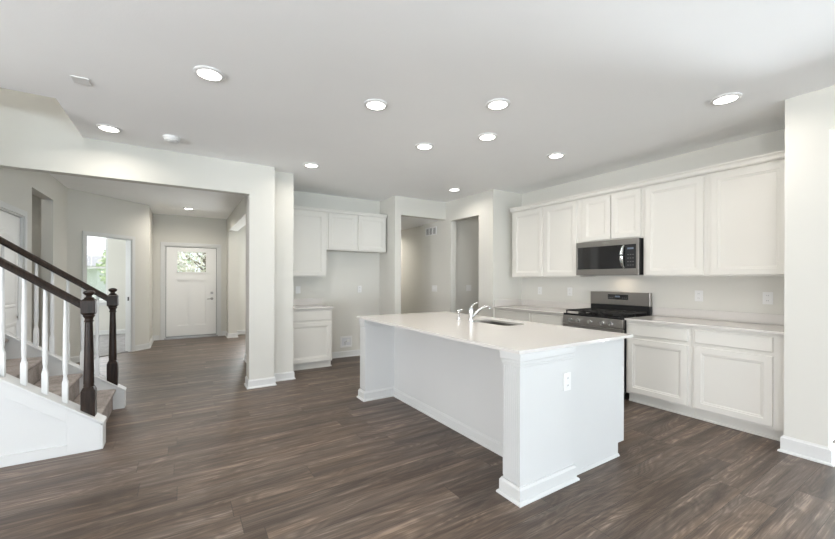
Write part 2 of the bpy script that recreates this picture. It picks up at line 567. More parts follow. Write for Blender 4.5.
box(bm, -2.9, -2.78, 5.05, 7.81, 0, CEIL)
struct('wall_foyer_left', bm, 'wall', label='left foyer wall with a closet door and an open doorway')
# angled wall
A = Vector((-1.5, 7.81)); Bv = Vector((-0.525, 8.785)); dv = (Bv - A).normalized(); nv = Vector((-dv.y, dv.x))
L45 = (Bv - A).length
s_open0, s_open1, z_open = 0.273, 1.035, 2.045


def seg45(bm, s0, s1, z0, z1, n0=0.0, n1=0.12):
    q = [A + dv * s0 + nv * n0, A + dv * s1 + nv * n0, A + dv * s1 + nv * n1, A + dv * s0 + nv * n1]
    prism(bm, [(p.x, p.y) for p in q], 'Z', z0, z1)


bm = bm_()
seg45(bm, 0, s_open0, 0, CEIL); seg45(bm, s_open1, L45, 0, CEIL); seg45(bm, s_open0, s_open1, z_open, CEIL)
box(bm, -0.645, -0.525, 8.90, 10.0, 0, CEIL)
prism(bm, [(-0.525, 8.785), (-0.525, 8.90), (-0.645, 8.90), (-0.61, 8.87)], 'Z', 0, CEIL)
struct('wall_angled', bm, 'wall', label='angled foyer wall with the doorway to the bright front room')
bm = bm_()
hole_wall(bm, 'Y', 11.4, 11.55, -4.12, -0.525, 0, CEIL, [(-2.37, -1.47, 0.79, 2.40)])
box(bm, -0.645, -0.525, 10.0, 11.4, 0, CEIL)
hole_wall(bm, 'X', -4.12, -4.0, 7.69, 11.4, 0, CEIL, [(8.9, 10.3, 0.8, 2.2)])
box(bm, -4.0, -1.62, 7.69, 7.81, 0, CEIL)
struct('wall_den', bm, 'wall', label='pale walls of the front room seen through its doorway')
bm = bm_()
hole_wall(bm, 'Y', -7.65, -7.5, -6.65, 8.15, 0, CEIL, [(q - 1.1, q + 1.1, 0.02, 2.45) for q in (-4.2, -1.0, 2.2, 5.6)])
struct('wall_rear', bm, 'wall', label='great room wall of tall windows behind the camera')
bm = bm_()
hole_wall(bm, 'X', -6.65, -6.5, -7.5, 5.05, 0, CEIL, [(q - 1.4, q + 1.4, 0.3, 2.40) for q in (-4.0, 0.2)])
struct('wall_left', bm, 'wall', label='great room side wall to the left of the camera')
bm = bm_()
hole_wall(bm, 'X', 8.0, 8.15, -7.5, 0.80, 0, CEIL, [(q - 1.5, q + 1.5, 0.10, 2.45) for q in (-5.0, -1.0)])
struct('wall_dining', bm, 'wall', label='far wall of the dining area beyond the right end wall')


# ------------------------------------------------------------------ windows of the rooms
def window(name, fac, at, u0, u1, z0, z1, label, cols=0, sash=True, grid_top=True):
    """fac 'X' : pane in plane X=at, u=Y ; fac 'Y' : plane Y=at, u=X"""
    def bx(bm, ua, ub, za, zb, d=0.03):
        if fac == 'X':
            box(bm, at - d, at + d, ua, ub, za, zb)
        else:
            box(bm, ua, ub, at - d, at + d, za, zb)
    fr = bm_()
    w = 0.045
    bx(fr, u0, u1, z0, z0 + w); bx(fr, u0, u1, z1 - w, z1)
    bx(fr, u0, u0 + w, z0 + w, z1 - w); bx(fr, u1 - w, u1, z0 + w, z1 - w)
    zm = (z0 + z1) / 2
    if sash:
        bx(fr, u0 + w, u1 - w, zm - 0.022, zm + 0.022)
    o = struct(name, fr, 'trim', label=label)
    if cols:
        g = bm_()
        zr = (zm + 0.022, z1 - w) if grid_top else (z0 + w, z1 - w)
        for i in range(1, cols):
            u = u0 + w + (u1 - u0 - 2 * w) * i / cols
            bx(g, u - 0.009, u + 0.009, *zr, d=0.012)
        for i in range(1, 3):
            z = zr[0] + (zr[1] - zr[0]) * i / 3
            bx(g, u0 + w, u1 - w, z - 0.009, z + 0.009, d=0.010)
        obj('muntins', g, 'trim', o)
    p = bm_()
    bx(p, u0 + w, u1 - w, z0 + w, z1 - w, d=0.003)
    obj('pane', p, 'glass', o)
    return o


window('window_1', 'Y', 11.46, -2.37, -1.47, 0.79, 2.40, 'white double-hung window with gridded upper sash in the front room', cols=3)
for k_, q in enumerate((-4.2, -1.0, 2.2, 5.6)):  # rear windows behind the camera, unseen, added to light the rooms
    window('window_%d' % (2 + k_), 'Y', -7.58, q - 1.1, q + 1.1, 0.02, 2.45, ('tall rear window nearest the left wall', 'tall rear window behind the camera', 'tall rear window right of the camera', 'tall rear window of the dining area')[k_], sash=False)
for k_, q in enumerate((-4.0, 0.2)):  # left windows out of view, added as a daylight source
    window('window_%d' % (9 + k_), 'X', -6.58, q - 1.4, q + 1.4, 0.3, 2.40, ('rear side window of the great room', 'front side window of the great room')[k_], sash=False)
for k_, q in enumerate((-5.0, -1.0)):  # dining windows out of view, added to light the ceiling
    window('window_%d' % (11 + k_), 'X', 8.08, q - 1.5, q + 1.5, 0.10, 2.45, ('rear dining window', 'front dining window')[k_], sash=False)
window('window_7', 'X', -4.06, 8.9, 10.3, 0.8, 2.2, 'side window of the front room')
window('window_8', 'Y', 9.92, 1.4, 2.6, 0.8, 2.2, 'window beside the front door post')
bm = bm_()
box(bm, -2.45, -1.39, 11.33, 11.42, 0.755, 0.79)
box(bm, -2.40, -1.44, 11.385, 11.40, 0.70, 0.755)
struct('trim_1', bm, 'trim', label='white sill and apron under the gridded window')

# ------------------------------------------------------------------ baseboards
bm = bm_()
base_run(bm, (0.70, 4.93), (0.99, 4.93), (0, -1), 1, 1)
base_run(bm, (0.99, 4.93), (0.99, 5.10), (1, 0), 1, -1)
base_run(bm, (0.99, 5.10), (1.265, 5.10), (0, -1), -1, 1)
base_run(bm, (0.70, 5.16), (0.70, 4.93), (-1, 0), 0, 1)
base_run(bm, (1.265, 5.10), (1.265, 5.47), (1, 0), 1, 0)
base_run(bm, (0.90, 5.16), (0.90, 6.74), (-1, 0), 0, 1)
base_run(bm, (0.90, 6.74), (1.08, 6.74), (0, 1), 1, 0)
base_run(bm, (0.90, 9.40), (1.08, 9.40), (0, -1), 1, 1)
base_run(bm, (0.90, 9.85), (0.90, 9.40), (-1, 0), -1, 1)
struct('baseboard_column', bm, 'trim', label='white baseboard round the foyer column, pier and post')
bm = bm_()
base_run(bm, (1.965, 6.07), (3.03, 6.07), (0, -1), 0, -1)
base_run(bm, (3.03, 6.07), (3.03, 5.50), (-1, 0), -1, 1)
base_run(bm, (3.03, 5.50), (3.15, 5.50), (0, -1), 1, 1)
base_run(bm, (3.15, 5.50), (3.15, 9.85), (1, 0), 1, 0)
struct('baseboard_kitchen', bm, 'trim', label='white baseboard of the fridge alcove and hall')
bm = bm_()
base_run(bm, (4.09, 4.27), (4.09, 4.60), (-1, 0), 1, 1)
base_run(bm, (4.09, 5.345), (4.09, 6.29), (-1, 0), 1, 0)
base_run(bm, (4.17, 6.29), (4.17, 9.85), (-1, 0), 0, 0)
base_run(bm, (4.21, 5.42), (5.5, 5.42), (0, -1), 0, 0)
struct('baseboard_pantry', bm, 'trim', label='white baseboard along the pantry and hall walls')
bm = bm_()
base_run(bm, (3.97, 0.926), (3.97, 0.69), (-1, 0), 1, 1, h=0.125, th=0.018)
base_run(bm, (3.97, 0.69), (4.09, 0.69), (0, -1), 1, 1, h=0.125, th=0.018)
base_run(bm, (4.09, 0.69), (4.09, 0.80), (1, 0), 1, -1, h=0.125, th=0.018)
base_run(bm, (4.09, 0.80), (8.0, 0.80), (0, -1), -1, 0, h=0.125, th=0.018)
struct('baseboard_right', bm, 'trim', label='white baseboard wrapping the right end wall')
bm = bm_()
base_run(bm, (-0.525, 9.85), (-0.40, 9.85), (0, -1), -1, 0)
base_run(bm, (0.80, 9.85), (0.90, 9.85), (0, -1), 0, -1)
base_run(bm, (1.08, 9.85), (3.03, 9.85), (0, -1), 0, -1)
base_run(bm, (-0.525, 8.785), (-0.525, 9.85), (1, 0), 0.414, -1)
base_run(bm, tuple(A + dv * (s_open1 + 0.06)), tuple(Bv), tuple(-nv), 0, 0.414)
base_run(bm, tuple(A), tuple(A + dv * (s_open0 - 0.06)), tuple(-nv), -0.414, 0)
base_run(bm, (-1.5, 7.06), (-1.5, 7.81), (1, 0), 1, -0.414)
base_run(bm, (-1.5, 5.99), (-1.5, 6.19), (1, 0), 0, 1)
struct('baseboard_foyer', bm, 'trim', label='white baseboard round the foyer walls')
bm = bm_()
base_run(bm, (-4.0, 11.4), (-0.645, 11.4), (0, -1), -1, -1, z=0.012)
base_run(bm, (-0.645, 11.4), (-0.645, 8.95), (-1, 0), -1, 0, z=0.012)
struct('baseboard_den', bm, 'trim', label='white baseboard along the front room walls')

# ------------------------------------------------------------------ front door
bm = bm_()
for x0, x1 in ((-0.385, -0.315), (0.72, 0.79)):
    box(bm, x0, x1, 9.835, 9.85, 0.0, 2.065)
box(bm, -0.385, 0.79, 9.835, 9.85, 2.065, 2.135)
box(bm, -0.315, -0.29, 9.85, 9.98, 0.03, 2.065); box(bm, 0.695, 0.72, 9.85, 9.98, 0.03, 2.065)
box(bm, -0.29, 0.695, 9.85, 9.98, 2.045, 2.065)
struct('trim_2', bm, 'trim', label='white casing round the front door', bevel=0.004)
bm = bm_()
x0, x1, ya, yb, z0, z1 = -0.29, 0.695, 9.875, 9.92, 0.045, 2.045
wx0, wx1, wz0, wz1 = -0.085, 0.49, 1.48, 1.95
for a in ((x0, wx0, z0, z1), (wx1, x1, z0, z1), (wx0, wx1, wz1, z1), (wx0, wx1, 1.30, wz0), (wx0, wx1, z0, 0.28), (0.155, 0.25, 0.28, 1.30)):
    box(bm, a[0], a[1], ya, yb, a[2], a[3])
for a in ((wx0, 0.155), (0.25, wx1)):
    box(bm, a[0], a[1], ya + 0.030, yb, 0.28, 1.30)
dr = struct('door_1', bm, 'door', label='white craftsman front door with a small upper glass light')
for q0, q1 in ((wx0, 0.155), (0.25, wx1)):
    bm = bm_()
    for a in ((q0, q0 + 0.016, 0.28, 1.30), (q1 - 0.016, q1, 0.28, 1.30), (q0 + 0.016, q1 - 0.016, 0.28, 0.296), (q0 + 0.016, q1 - 0.016, 1.284, 1.30)):
        box(bm, a[0], a[1], ya + 0.014, ya + 0.030, a[2], a[3])
    obj('panel_moulding', bm, 'door', dr)
bm = bm_()
for a in ((wx0 - 0.02, wx0 + 0.012, wz0 - 0.02, wz1 + 0.02), (wx1 - 0.012, wx1 + 0.02, wz0 - 0.02, wz1 + 0.02),
          (wx0, wx1, wz0 - 0.02, wz0 + 0.012), (wx0, wx1, wz1 - 0.012, wz1 + 0.02)):
    box(bm, a[0], a[1], ya - 0.012, ya + 0.002, a[2], a[3])
obj('glass_stop', bm, 'door', dr)
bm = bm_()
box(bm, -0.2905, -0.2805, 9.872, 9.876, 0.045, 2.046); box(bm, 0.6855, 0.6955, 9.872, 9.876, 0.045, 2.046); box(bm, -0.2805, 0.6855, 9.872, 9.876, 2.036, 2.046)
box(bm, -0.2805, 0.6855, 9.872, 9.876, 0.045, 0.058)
obj('weather_seal', bm, 'grout', dr)  # dark strip laid round the door edge as shade of the gap
bm = bm_(); box(bm, wx0, wx1, 9.89, 9.896, wz0, wz1)
obj('pane', bm, 'glass', dr)
bm = bm_()
tube(bm, [(0.60, 9.875, 1.01), (0.60, 9.85, 1.01)], [0.03, 0.027], 18)
obj('deadbolt', bm, 'steel', dr, smooth=True)
bm = bm_()
tube(bm, [(0.60, 9.875, 0.875), (0.60, 9.86, 0.875)], 0.03, 18)
tube(bm, [(0.60, 9.86, 0.875), (0.60, 9.825, 0.875), (0.585, 9.818, 0.875), (0.50, 9.818, 0.868)], [0.012, 0.011, 0.011, 0.009], 10)
obj('lever_handle', bm, 'steel', dr, smooth=True)
for hz in (0.25, 1.05, 1.85):
    bm = bm_(); tube(bm, [(-0.296, 9.868, hz), (-0.296, 9.868, hz + 0.1)], 0.007, 8)
    obj('hinge', bm, 'chrome', dr)
bm = bm_(); box(bm, -0.315, 0.72, 9.83, 9.99, 0.001, 0.028); box(bm, -0.29, 0.695, 9.87, 9.92, 0.028, 0.043)
th_ = struct('trim_3', bm, 'steel', label='metal threshold under the front door')

# closet door in the left foyer wall (arched upper panel)
bm = bm_()
for y0, y1 in ((5.052, 5.075), (5.92, 5.985)):
    box(bm, -1.5, -1.485, y0, y1, 0, 2.03)
box(bm, -1.5, -1.485, 5.052, 5.985, 2.03, 2.095)
box(bm, -1.62, -1.5, 5.06, 5.075, 0, 2.03); box(bm, -1.62, -1.5, 5.905, 5.92, 0, 2.03); box(bm, -1.62, -1.5, 5.075, 5.905, 2.015, 2.03)
struct('trim_4', bm, 'trim', label='white casing of the closet door in the left foyer wall', bevel=0.004)
bm = bm_()
box(bm, -1.56, -1.525, 5.08, 5.90, 0.012, 2.01)
cd = struct('door_2', bm, 'door', label='white two-panel closet door with an arched upper panel')


def arch_panel(bm, xf, y0, y1, z0, z1, rise):
    pts = [(y0, z0), (y1, z0), (y1, z1)]
    for i in range(1, 14):
        a = i / 14
        pts.append((y1 + (y0 - y1) * a, z1 + rise * math.sin(PI * a)))
    pts.append((y0, z1))
    cx_, cz_ = (y0 + y1) / 2, (z0 + z1) / 2
    rings = []
    for ins, n in ((0.0, 0.0), (0.012, 0.009), (0.03, 0.009), (0.045, 0.002), (0.075, 0.007)):
        k = []
        for (y, z) in pts:
            fy_ = 1 - 2 * ins / (y1 - y0); fz_ = 1 - 2 * ins / (z1 - z0 + rise)
            k.append(bm.verts.new((xf + n, cx_ + (y - cx_) * fy_, cz_ + (z - cz_) * fz_)))
        rings.append(k)
    for a, b in zip(rings, rings[1:]):
        for i in range(len(a)):
            bm.faces.new((a[i], a[(i + 1) % len(a)], b[(i + 1) % len(a)], b[i]))
    bm.faces.new(rings[-1])


bm = bm_()
arch_panel(bm, -1.525, 5.20, 5.78, 1.02, 1.72, 0.13)
arch_panel(bm, -1.525, 5.20, 5.78, 0.22, 0.86, 0.0)
obj('moulded_panel', bm, 'door', cd)
bm = bm_()
tube(bm, [(-1.525, 5.84, 0.92), (-1.50, 5.84, 0.92)], [0.028, 0.014], 14)
tube(bm, [(-1.50, 5.84, 0.92), (-1.487, 5.84, 0.92), (-1.47, 5.84, 0.92), (-1.458, 5.84, 0.92)], [0.014, 0.027, 0.027, 0.014], 14)
obj('door_knob', bm, 'chrome', cd, smooth=True)

# casing beyond the open doorway of the left foyer wall
bm = bm_()
box(bm, -2.78, -2.765, 6.95, 7.02, 0, 2.04); box(bm, -2.78, -2.765, 6.10, 7.02, 2.04, 2.11); box(bm, -2.78, -2.765, 6.10, 6.17, 0, 2.04)
struct('trim_5', bm, 'trim', label='white door casing on the far wall of the side passage')
bm = bm_(); box(bm, -2.78, -2.77, 6.17, 6.95, 0.01, 2.04)
struct('door_3', bm, 'door', label='white door on the far wall of the side passage')

# casing of the angled doorway
bm = bm_()
for s0, s1, z0, z1 in ((s_open0 - 0.06, s_open0, 0, z_open), (s_open1, s_open1 + 0.06, 0, z_open), (s_open0 - 0.06, s_open1 + 0.06, z_open, z_open + 0.06)):
    seg45(bm, s0, s1, z0, z1, -0.015, 0.0)
    seg45(bm, s0, s1, z0, z1, 0.12, 0.135)
seg45(bm, s_open0, s_open0 + 0.012, 0, z_open, 0, 0.12); seg45(bm, s_open1 - 0.012, s_open1, 0, z_open, 0, 0.12)
seg45(bm, s_open0 + 0.012, s_open1 - 0.012, z_open - 0.012, z_open, 0, 0.12)
tr6 = struct('trim_6', bm, 'trim', label='white casing of the doorway in the angled wall')
bm = bm_(); seg45(bm, s_open1 - 0.016, s_open1 - 0.012, 0.93, 1.0, 0.04, 0.07)
obj('strike_plate', bm, 'iron', tr6)

# ------------------------------------------------------------------ staircase
stair = thing('staircase', 'carpeted staircase with white panelled stringers climbing to the left', 'staircase', (-0.55, 4.4, 0))
RISE, RUN = 0.192, 0.2555
X0 = -0.56                       # first nosing
SL = RISE / RUN
YN0, YN1, YF0, YF1 = 3.79, 3.925, 4.86, 4.93


def captop(x):                  # top surface of the stringers
    return 0.222 + SL * (-0.53 - x)


# treads: each step a carpeted nosing block wrapping its riser
for k in range(13):
    zt = 0.213 + RISE * k
    xn = X0 - RUN * k
    xb = xn - RUN - 0.02
    zb = 0.0 if k == 0 else zt - RISE - 0.02
    pts = [(xb, zt), (xn - 0.02, zt)]
    for i in range(7):          # rounded nosing
        a = PI / 2 - PI * i / 6
        pts.append((xn - 0.018 + 0.018 * math.cos(a), zt - 0.018 + 0.018 * math.sin(a)))
    pts += [(xn - 0.026, zt - 0.045), (xn - 0.026, zb), (xb, zb)]
    bm = bm_()
    y0s, y1s = YN1, YF0
    prism(bm, pts, 'Y', y0s, y1s)
    obj('step', bm, 'carpet', stair, smooth=True)
for (ya, yb, ycap0, ycap1, xe) in ((YN0 + 0.016, YN1, YN0 - 0.010, YN1 + 0.006, -0.516), (YF0 + 0.004, YF1, YF0 - 0.006, 4.928 + 0.035, -0.49)):
    bm = bm_()
    xl = -1.5 if ya < 4 else -1.5
    xs = xe - 0.012
    prism(bm, [(xs, 0.0), (xs, captop(xs) - 0.02), (xl, captop(xl) - 0.02), (xl, 0.0)], 'Y', ya, yb if ya < 4 else 4.928)
    if ya > 4:
        # the far newel box extends out beyond the wall line under the beam
        prism(bm, [(xs, 0.0), (xs, captop(xs) - 0.02), (xl, captop(xl) - 0.02), (xl, 0.0)], 'Y', 4.928, 4.96)
    st = obj('stringer', bm, 'island', stair)
    bm = bm_()
    prism(bm, [(xe + 0.004, captop(xe) - 0.022), (xe + 0.004, captop(xe) - 0.002), (xl, captop(xl)), (xl, captop(xl) - 0.022)], 'Y', ycap0, ycap1)
    obj('cap', bm, 'island', st, bevel=0.004)
    if ya < 4:
        # frame boards raised on the near face
        bm = bm_()
        y_a, y_b = YN0 - 0.002, YN0 + 0.016
        xv = -0.726
        prism(bm, [(xs, 0.0), (xs, captop(xs) - 0.022), (xv, captop(xv) - 0.022), (xv, 0.0)], 'Y', y_a, y_b)
        prism(bm, [(xv, captop(xv) - 0.125), (xv, captop(xv) - 0.022), (xl, captop(xl) - 0.022), (xl, captop(xl) - 0.125)], 'Y', y_a, y_b)
        prism(bm, [(xv, 0.0), (xv, 0.075), (xl, 0.075), (xl, 0.0)], 'Y', y_a, y_b)
        obj('panel_frame', bm, 'island', st, bevel=0.002)
    # end board
    bm = bm_()
    box(bm, xs, xe, ya - (0.018 if ya < 4 else 0.004), (yb if ya < 4 else 4.96), 0.0, captop(xe) - 0.022)
    obj('end_board', bm, 'island', st, bevel=0.003)


def newel(parent, cx, cy, zbot, zblk, ztop, hw=0.043):
    """turned newel: square base block, turned tapering column, square upper block, round finial."""
    bm = bm_()
    # base block, bottom follows the sloping cap
    za, zb_ = captop(cx - hw) + 0.0015, captop(cx + hw) + 0.0015
    v = []
    for (dx, z) in ((-hw, za), (hw, zb_)):
        for dy in (-hw, hw):
            v.append(bm.verts.new((cx + dx, cy + dy, z)))
    w = []
    for dx in (-hw, hw):
        for dy in (-hw, hw):
            w.append(bm.verts.new((cx + dx, cy + dy, zblk)))
    c = hw * 0.72
    u = []
    for dx in (-c, c):
        for dy in (-c, c):
            u.append(bm.verts.new((cx + dx, cy + dy, zblk + 0.028)))
    for A_, B_ in ((v, w), (w, u)):
        for i, j in ((0, 1), (1, 3), (3, 2), (2, 0)):
            bm.faces.new((A_[i], A_[j], B_[j], B_[i]))
    bm.faces.new((v[0], v[1], v[3], v[2])); bm.faces.new((u[0], u[1], u[3], u[2]))
    p = obj('newel_post', bm, 'wood', parent, bevel=0.003)
    zb0, zb1 = ztop - 0.195, ztop - 0.070     # upper block
    bm = bm_()
    z0 = zblk + 0.020
    H = zb0 - z0
    prof = [(0.031, 0), (0.034, 0.012), (0.031, 0.024), (0.0335, 0.035), (0.033, 0.05), (0.0275, H * 0.66), (0.024, H * 0.90),
            (0.029, H * 0.905), (0.031, H * 0.915), (0.026, H * 0.93), (0.027, H * 0.955), (0.038, H * 0.985), (0.036, H)]
    lathe(bm, prof, cx, cy, 24, z0)
    obj('turned_shaft', bm, 'wood', p, smooth=True)
    bm = bm_()
    rings = []
    for ins, z in ((0.012, zb0), (0.0, zb0 + 0.014), (0.0, zb1 - 0.014), (0.012, zb1)):
        h_ = hw + 0.001 - ins
        rings.append([bm.verts.new((cx + a * h_, cy + b_ * h_, z)) for a, b_ in ((-1, -1), (1, -1), (1, 1), (-1, 1))])
    for a, b_ in zip(rings, rings[1:]):
        for i in range(4):
            bm.faces.new((a[i], a[(i + 1) % 4], b_[(i + 1) % 4], b_[i]))
    bm.faces.new(rings[0]); bm.faces.new(rings[-1])
    obj('upper_block', bm, 'wood', p, bevel=0.002)
    bm = bm_()
    lathe(bm, [(0.030, 0), (0.032, 0.008), (0.020, 0.014), (0.018, 0.024), (0.030, 0.034), (0.037, 0.045), (0.037, 0.052), (0.027, 0.062), (0.010, 0.068)],
          cx, cy, 24, zb1)
    obj('finial', bm, 'wood', p, smooth=True)
    return p


def railing(label, nx, cy, ztop, b0, nb, sp, xend, zrail, slope, zblk):
    r_ = thing('stair_railing', label, 'railing', (nx, cy, 0.3))
    newel(r_, nx, cy, 0, zblk, ztop)
    # handrail: profile swept down to the newel's upper block
    xs, xe = nx - 0.042, xend
    prof = [(-0.030, 0.018), (-0.028, 0.048), (-0.018, 0.062), (0.0, 0.067), (0.018, 0.062), (0.028, 0.048), (0.030, 0.018), (0.022, 0.010), (0.022, 0.0), (-0.022, 0.0), (-0.022, 0.010)]
    bm = bm_()
    rings = []
    for x in (xs, xe):
        zr = zrail + slope * (nx - 0.042 - x)
        rings.append([bm.verts.new((x, cy + dy, zr + dz)) for dy, dz in prof])
    n = len(prof)
    bm.faces.new(rings[0]); bm.faces.new(rings[1][::-1])
    for i in range(n):
        bm.faces.new((rings[0][i], rings[1][i], rings[1][(i + 1) % n], rings[0][(i + 1) % n]))
    obj('handrail', bm, 'wood', r_, smooth=True)
    for k in range(nb):
        x = b0 - sp * k
        zb = captop(x + 0.018)
        zt = zrail + slope * (nx - 0.042 - x) + 0.012
        h = zt - zb
        bm = bm_()
        s = 0.0165
        v0 = []
        for a, b_ in ((-1, -1), (1, -1), (1, 1), (-1, 1)):
            v0.append(bm.verts.new((x + a * s, cy + b_ * s, captop(x + a * s) + 0.0015)))
        hb = 0.17
        v1 = [bm.verts.new((x + a * s, cy + b_ * s, zb + hb)) for a, b_ in ((-1, -1), (1, -1), (1, 1), (-1, 1))]
        v2 = [bm.verts.new((x + a * s * 0.72, cy + b_ * s * 0.72, zb + hb + 0.018)) for a, b_ in ((-1, -1), (1, -1), (1, 1), (-1, 1))]
        for A_, B_ in ((v0, v1), (v1, v2)):
            for i in range(4):
                bm.faces.new((A_[i], A_[(i + 1) % 4], B_[(i + 1) % 4], B_[i]))
        bm.faces.new(v0[::-1]); bm.faces.new(v2)
        z0 = zb + hb + 0.012
        H = zt - z0
        lathe(bm, [(0.0125, 0), (0.0155, 0.012), (0.011, 0.028), (0.0145, 0.05), (0.0160, 0.09), (0.0150, H * 0.5), (0.0105, H)], x, cy, 12, z0)
        obj('baluster', bm, 'trim', r_, smooth=True)
    return r_


railing('nearer stair railing: dark newel and handrail with white balusters', -0.612, 3.855, 1.245, -0.749, 7, 0.1125, -1.5, 1.098, 0.735, 0.460)
railing('farther stair railing: dark newel and handrail beyond the carpeted steps', -0.593, 4.905, 1.240, -0.716, 7, 0.1105, -1.5, 1.100, 0.725, 0.470)


# ------------------------------------------------------------------ kitchen cabinets
XF = 4.135      # face frame of base cabinets on the range wall


def base_cab_x(label, y0, y1, cols, end_right=0.0, fill_left=0.0):
    """base cabinet facing -X. cols: list of (u0,u1) door/drawer columns."""
    c = thing('base_cabinet', label, 'cabinet', (XF + 0.3, (y0 + y1) / 2, 0), 'base cabinets along the range wall')
    bm = bm_(); box(bm, XF, 4.728, y0, y1, 0.10, 0.894)
    obj('body', bm, 'cabinet', c)
    bm = bm_(); box(bm, XF + 0.065, 4.728, y0, y1, 0.001, 0.10)
    box(bm, XF + 0.053, XF + 0.065, y0, y1, 0.001, 0.018)
    obj('toe_kick', bm, 'cabinet', c)
    for u0, u1 in cols:
        bm = bm_(); slab_front(bm, 'X-', XF, u0, u1, 0.738, 0.862); obj('drawer', bm, 'cabinet', c)
        bm = bm_(); panel_door(bm, 'X-', XF, u0, u1, 0.122, 0.705); obj('door', bm, 'cabinet', c)
    return c


base_cab_x('white base cabinet immediately right of the range, one drawer over one door', 1.615, 2.235, [(1.642, 2.214)])
base_cab_x('wide white base cabinet at the right end against the end wall', 0.942, 1.613, [(1.031, 1.588)])
base_cab_x('white base cabinet immediately left of the range', 3.005, 3.547, [(3.035, 3.525)])
base_cab_x('white base cabinet left of the range in the far corner', 3.549, 4.268, [(3.569, 4.165)])


def upper_cab_x(label, y0, y1, z0, cols, zd1=2.362, zd0=None):
    c = thing('upper_cabinet', label, 'cabinet', (4.55, (y0 + y1) / 2, z0), 'upper cabinets along the range wall')
    bm = bm_(); box(bm, 4.40, 4.728, y0, y1, z0, 2.44)
    obj('body', bm, 'cabinet', c)
    for u0, u1 in cols:
        bm = bm_(); panel_door(bm, 'X-', 4.40, u0, u1, zd0 if zd0 else z0 + 0.012, zd1); obj('door', bm, 'cabinet', c)
    return c


upper_cab_x('tall white two-door upper cabinet left of the microwave', 2.972, 4.165, 1.372, [(3.022, 3.530), (3.572, 4.115)])
upper_cab_x('short white two-door cabinet above the microwave', 2.190, 2.970, 1.812, [(2.212, 2.553), (2.566, 2.930)], zd0=1.826)
upper_cab_x('tall white one-door upper cabinet immediately right of the microwave', 1.583, 2.188, 1.372, [(1.611, 2.162)])
upper_cab_x('wide white one-door upper cabinet at the right end near the end wall', 0.942, 1.581, 1.372, [(1.000, 1.553)])
bm = bm_()
prism(bm, [(4.3985, 2.385), (4.376, 2.385), (4.366, 2.40), (4.366, 2.425), (4.352, 2.440), (4.352, 2.452), (4.3985, 2.452)], 'Y', 0.942, 4.180)
tag(obj('crown_moulding', bm, 'cabinet'), 'long white crown strip along the tops of the range wall cabinets', 'moulding')
bm = bm_()
box(bm, 4.52, 4.728, 4.167, 4.268, 1.372, 2.44)
tag(obj('filler_strip', bm, 'cabinet'), 'narrow white filler between left upper cabinet and corner wall', 'filler')

# left kitchen run
c = thing('upper_cabinet', 'tall white one-door upper cabinet beside the pier, left of the fridge space', 'cabinet', (1.6, 5.9, 1.37), 'cabinets on the fridge wall')
bm = bm_(); box(bm, 1.268, 1.939, 5.76, 6.068, 1.372, 2.43); obj('body', bm, 'cabinet', c)
bm = bm_(); panel_door(bm, 'Y-', 5.76, 1.30, 1.912, 1.386, 2.372); obj('door', bm, 'cabinet', c)
c = thing('upper_cabinet', 'short white two-door cabinet over the empty fridge space', 'cabinet', (2.5, 5.9, 1.8), 'cabinets on the fridge wall')
bm = bm_(); box(bm, 1.941, 2.998, 5.76, 6.068, 1.800, 2.43); obj('body', bm, 'cabinet', c)
for u0, u1 in ((1.966, 2.455), (2.478, 2.975)):
    bm = bm_(); panel_door(bm, 'Y-', 5.76, u0, u1, 1.815, 2.385); obj('door', bm, 'cabinet', c)
bm = bm_()
prism(bm, [(5.7585, 2.392), (5.742, 2.392), (5.734, 2.408), (5.734, 2.425), (5.725, 2.436), (5.725, 2.448), (5.7585, 2.448)], 'X', 1.268, 3.005)
tag(obj('crown_moulding', bm, 'cabinet'), 'white crown strip along the tops of the fridge wall cabinets', 'moulding')
c = thing('base_cabinet', 'white base cabinet standing alone beside the pier, left of the fridge space', 'cabinet', (1.6, 5.75, 0), 'cabinets on the fridge wall')
bm = bm_(); box(bm, 1.268, 1.94, 5.485, 6.068, 0.10, 0.894); obj('body', bm, 'cabinet', c)
bm = bm_(); box(bm, 1.268, 1.94, 5.55, 6.068, 0.001, 0.10); box(bm, 1.268, 1.952, 5.538, 5.55, 0.001, 0.020); obj('toe_kick', bm, 'cabinet', c)
bm = bm_(); slab_front(bm, 'Y-', 5.485, 1.295, 1.925, 0.722, 0.868); obj('drawer', bm, 'cabinet', c)
bm = bm_(); panel_door(bm, 'Y-', 5.485, 1.295, 1.925, 0.115, 0.695); obj('door', bm, 'cabinet', c)

# countertops with backsplash strips
bm = bm_(); box(bm, 4.095, 4.728, 0.942, 2.237, 0.895, 0.915)
o = tag(obj('countertop', bm, 'quartz', bevel=0.003), 'white quartz countertop right of the range', 'countertop', 'perimeter countertops')
bm = bm_(); box(bm, 4.708, 4.728, 0.942, 2.237, 0.9155, 1.015); obj('backsplash', bm, 'quartz', o, bevel=0.002)
bm = bm_(); box(bm, 4.095, 4.728, 3.003, 4.268, 0.895, 0.915)
o = tag(obj('countertop', bm, 'quartz', bevel=0.003), 'white quartz countertop left of the range in the far corner', 'countertop', 'perimeter countertops')
bm = bm_(); box(bm, 4.708, 4.728, 3.003, 4.268, 0.9155, 1.015); box(bm, 4.11, 4.708, 4.248, 4.268, 0.9155, 1.015); obj('backsplash', bm, 'quartz', o, bevel=0.002)
bm = bm_(); box(bm, 1.268, 1.965, 5.445, 6.068, 0.895, 0.915)
o = tag(obj('countertop', bm, 'quartz', bevel=0.003), 'short white quartz countertop on the cabinet left of the fridge space', 'countertop', 'perimeter countertops')
bm = bm_(); box(bm, 1.268, 1.965, 6.048, 6.068, 0.9155, 1.015); obj('backsplash', bm, 'quartz', o, bevel=0.002)

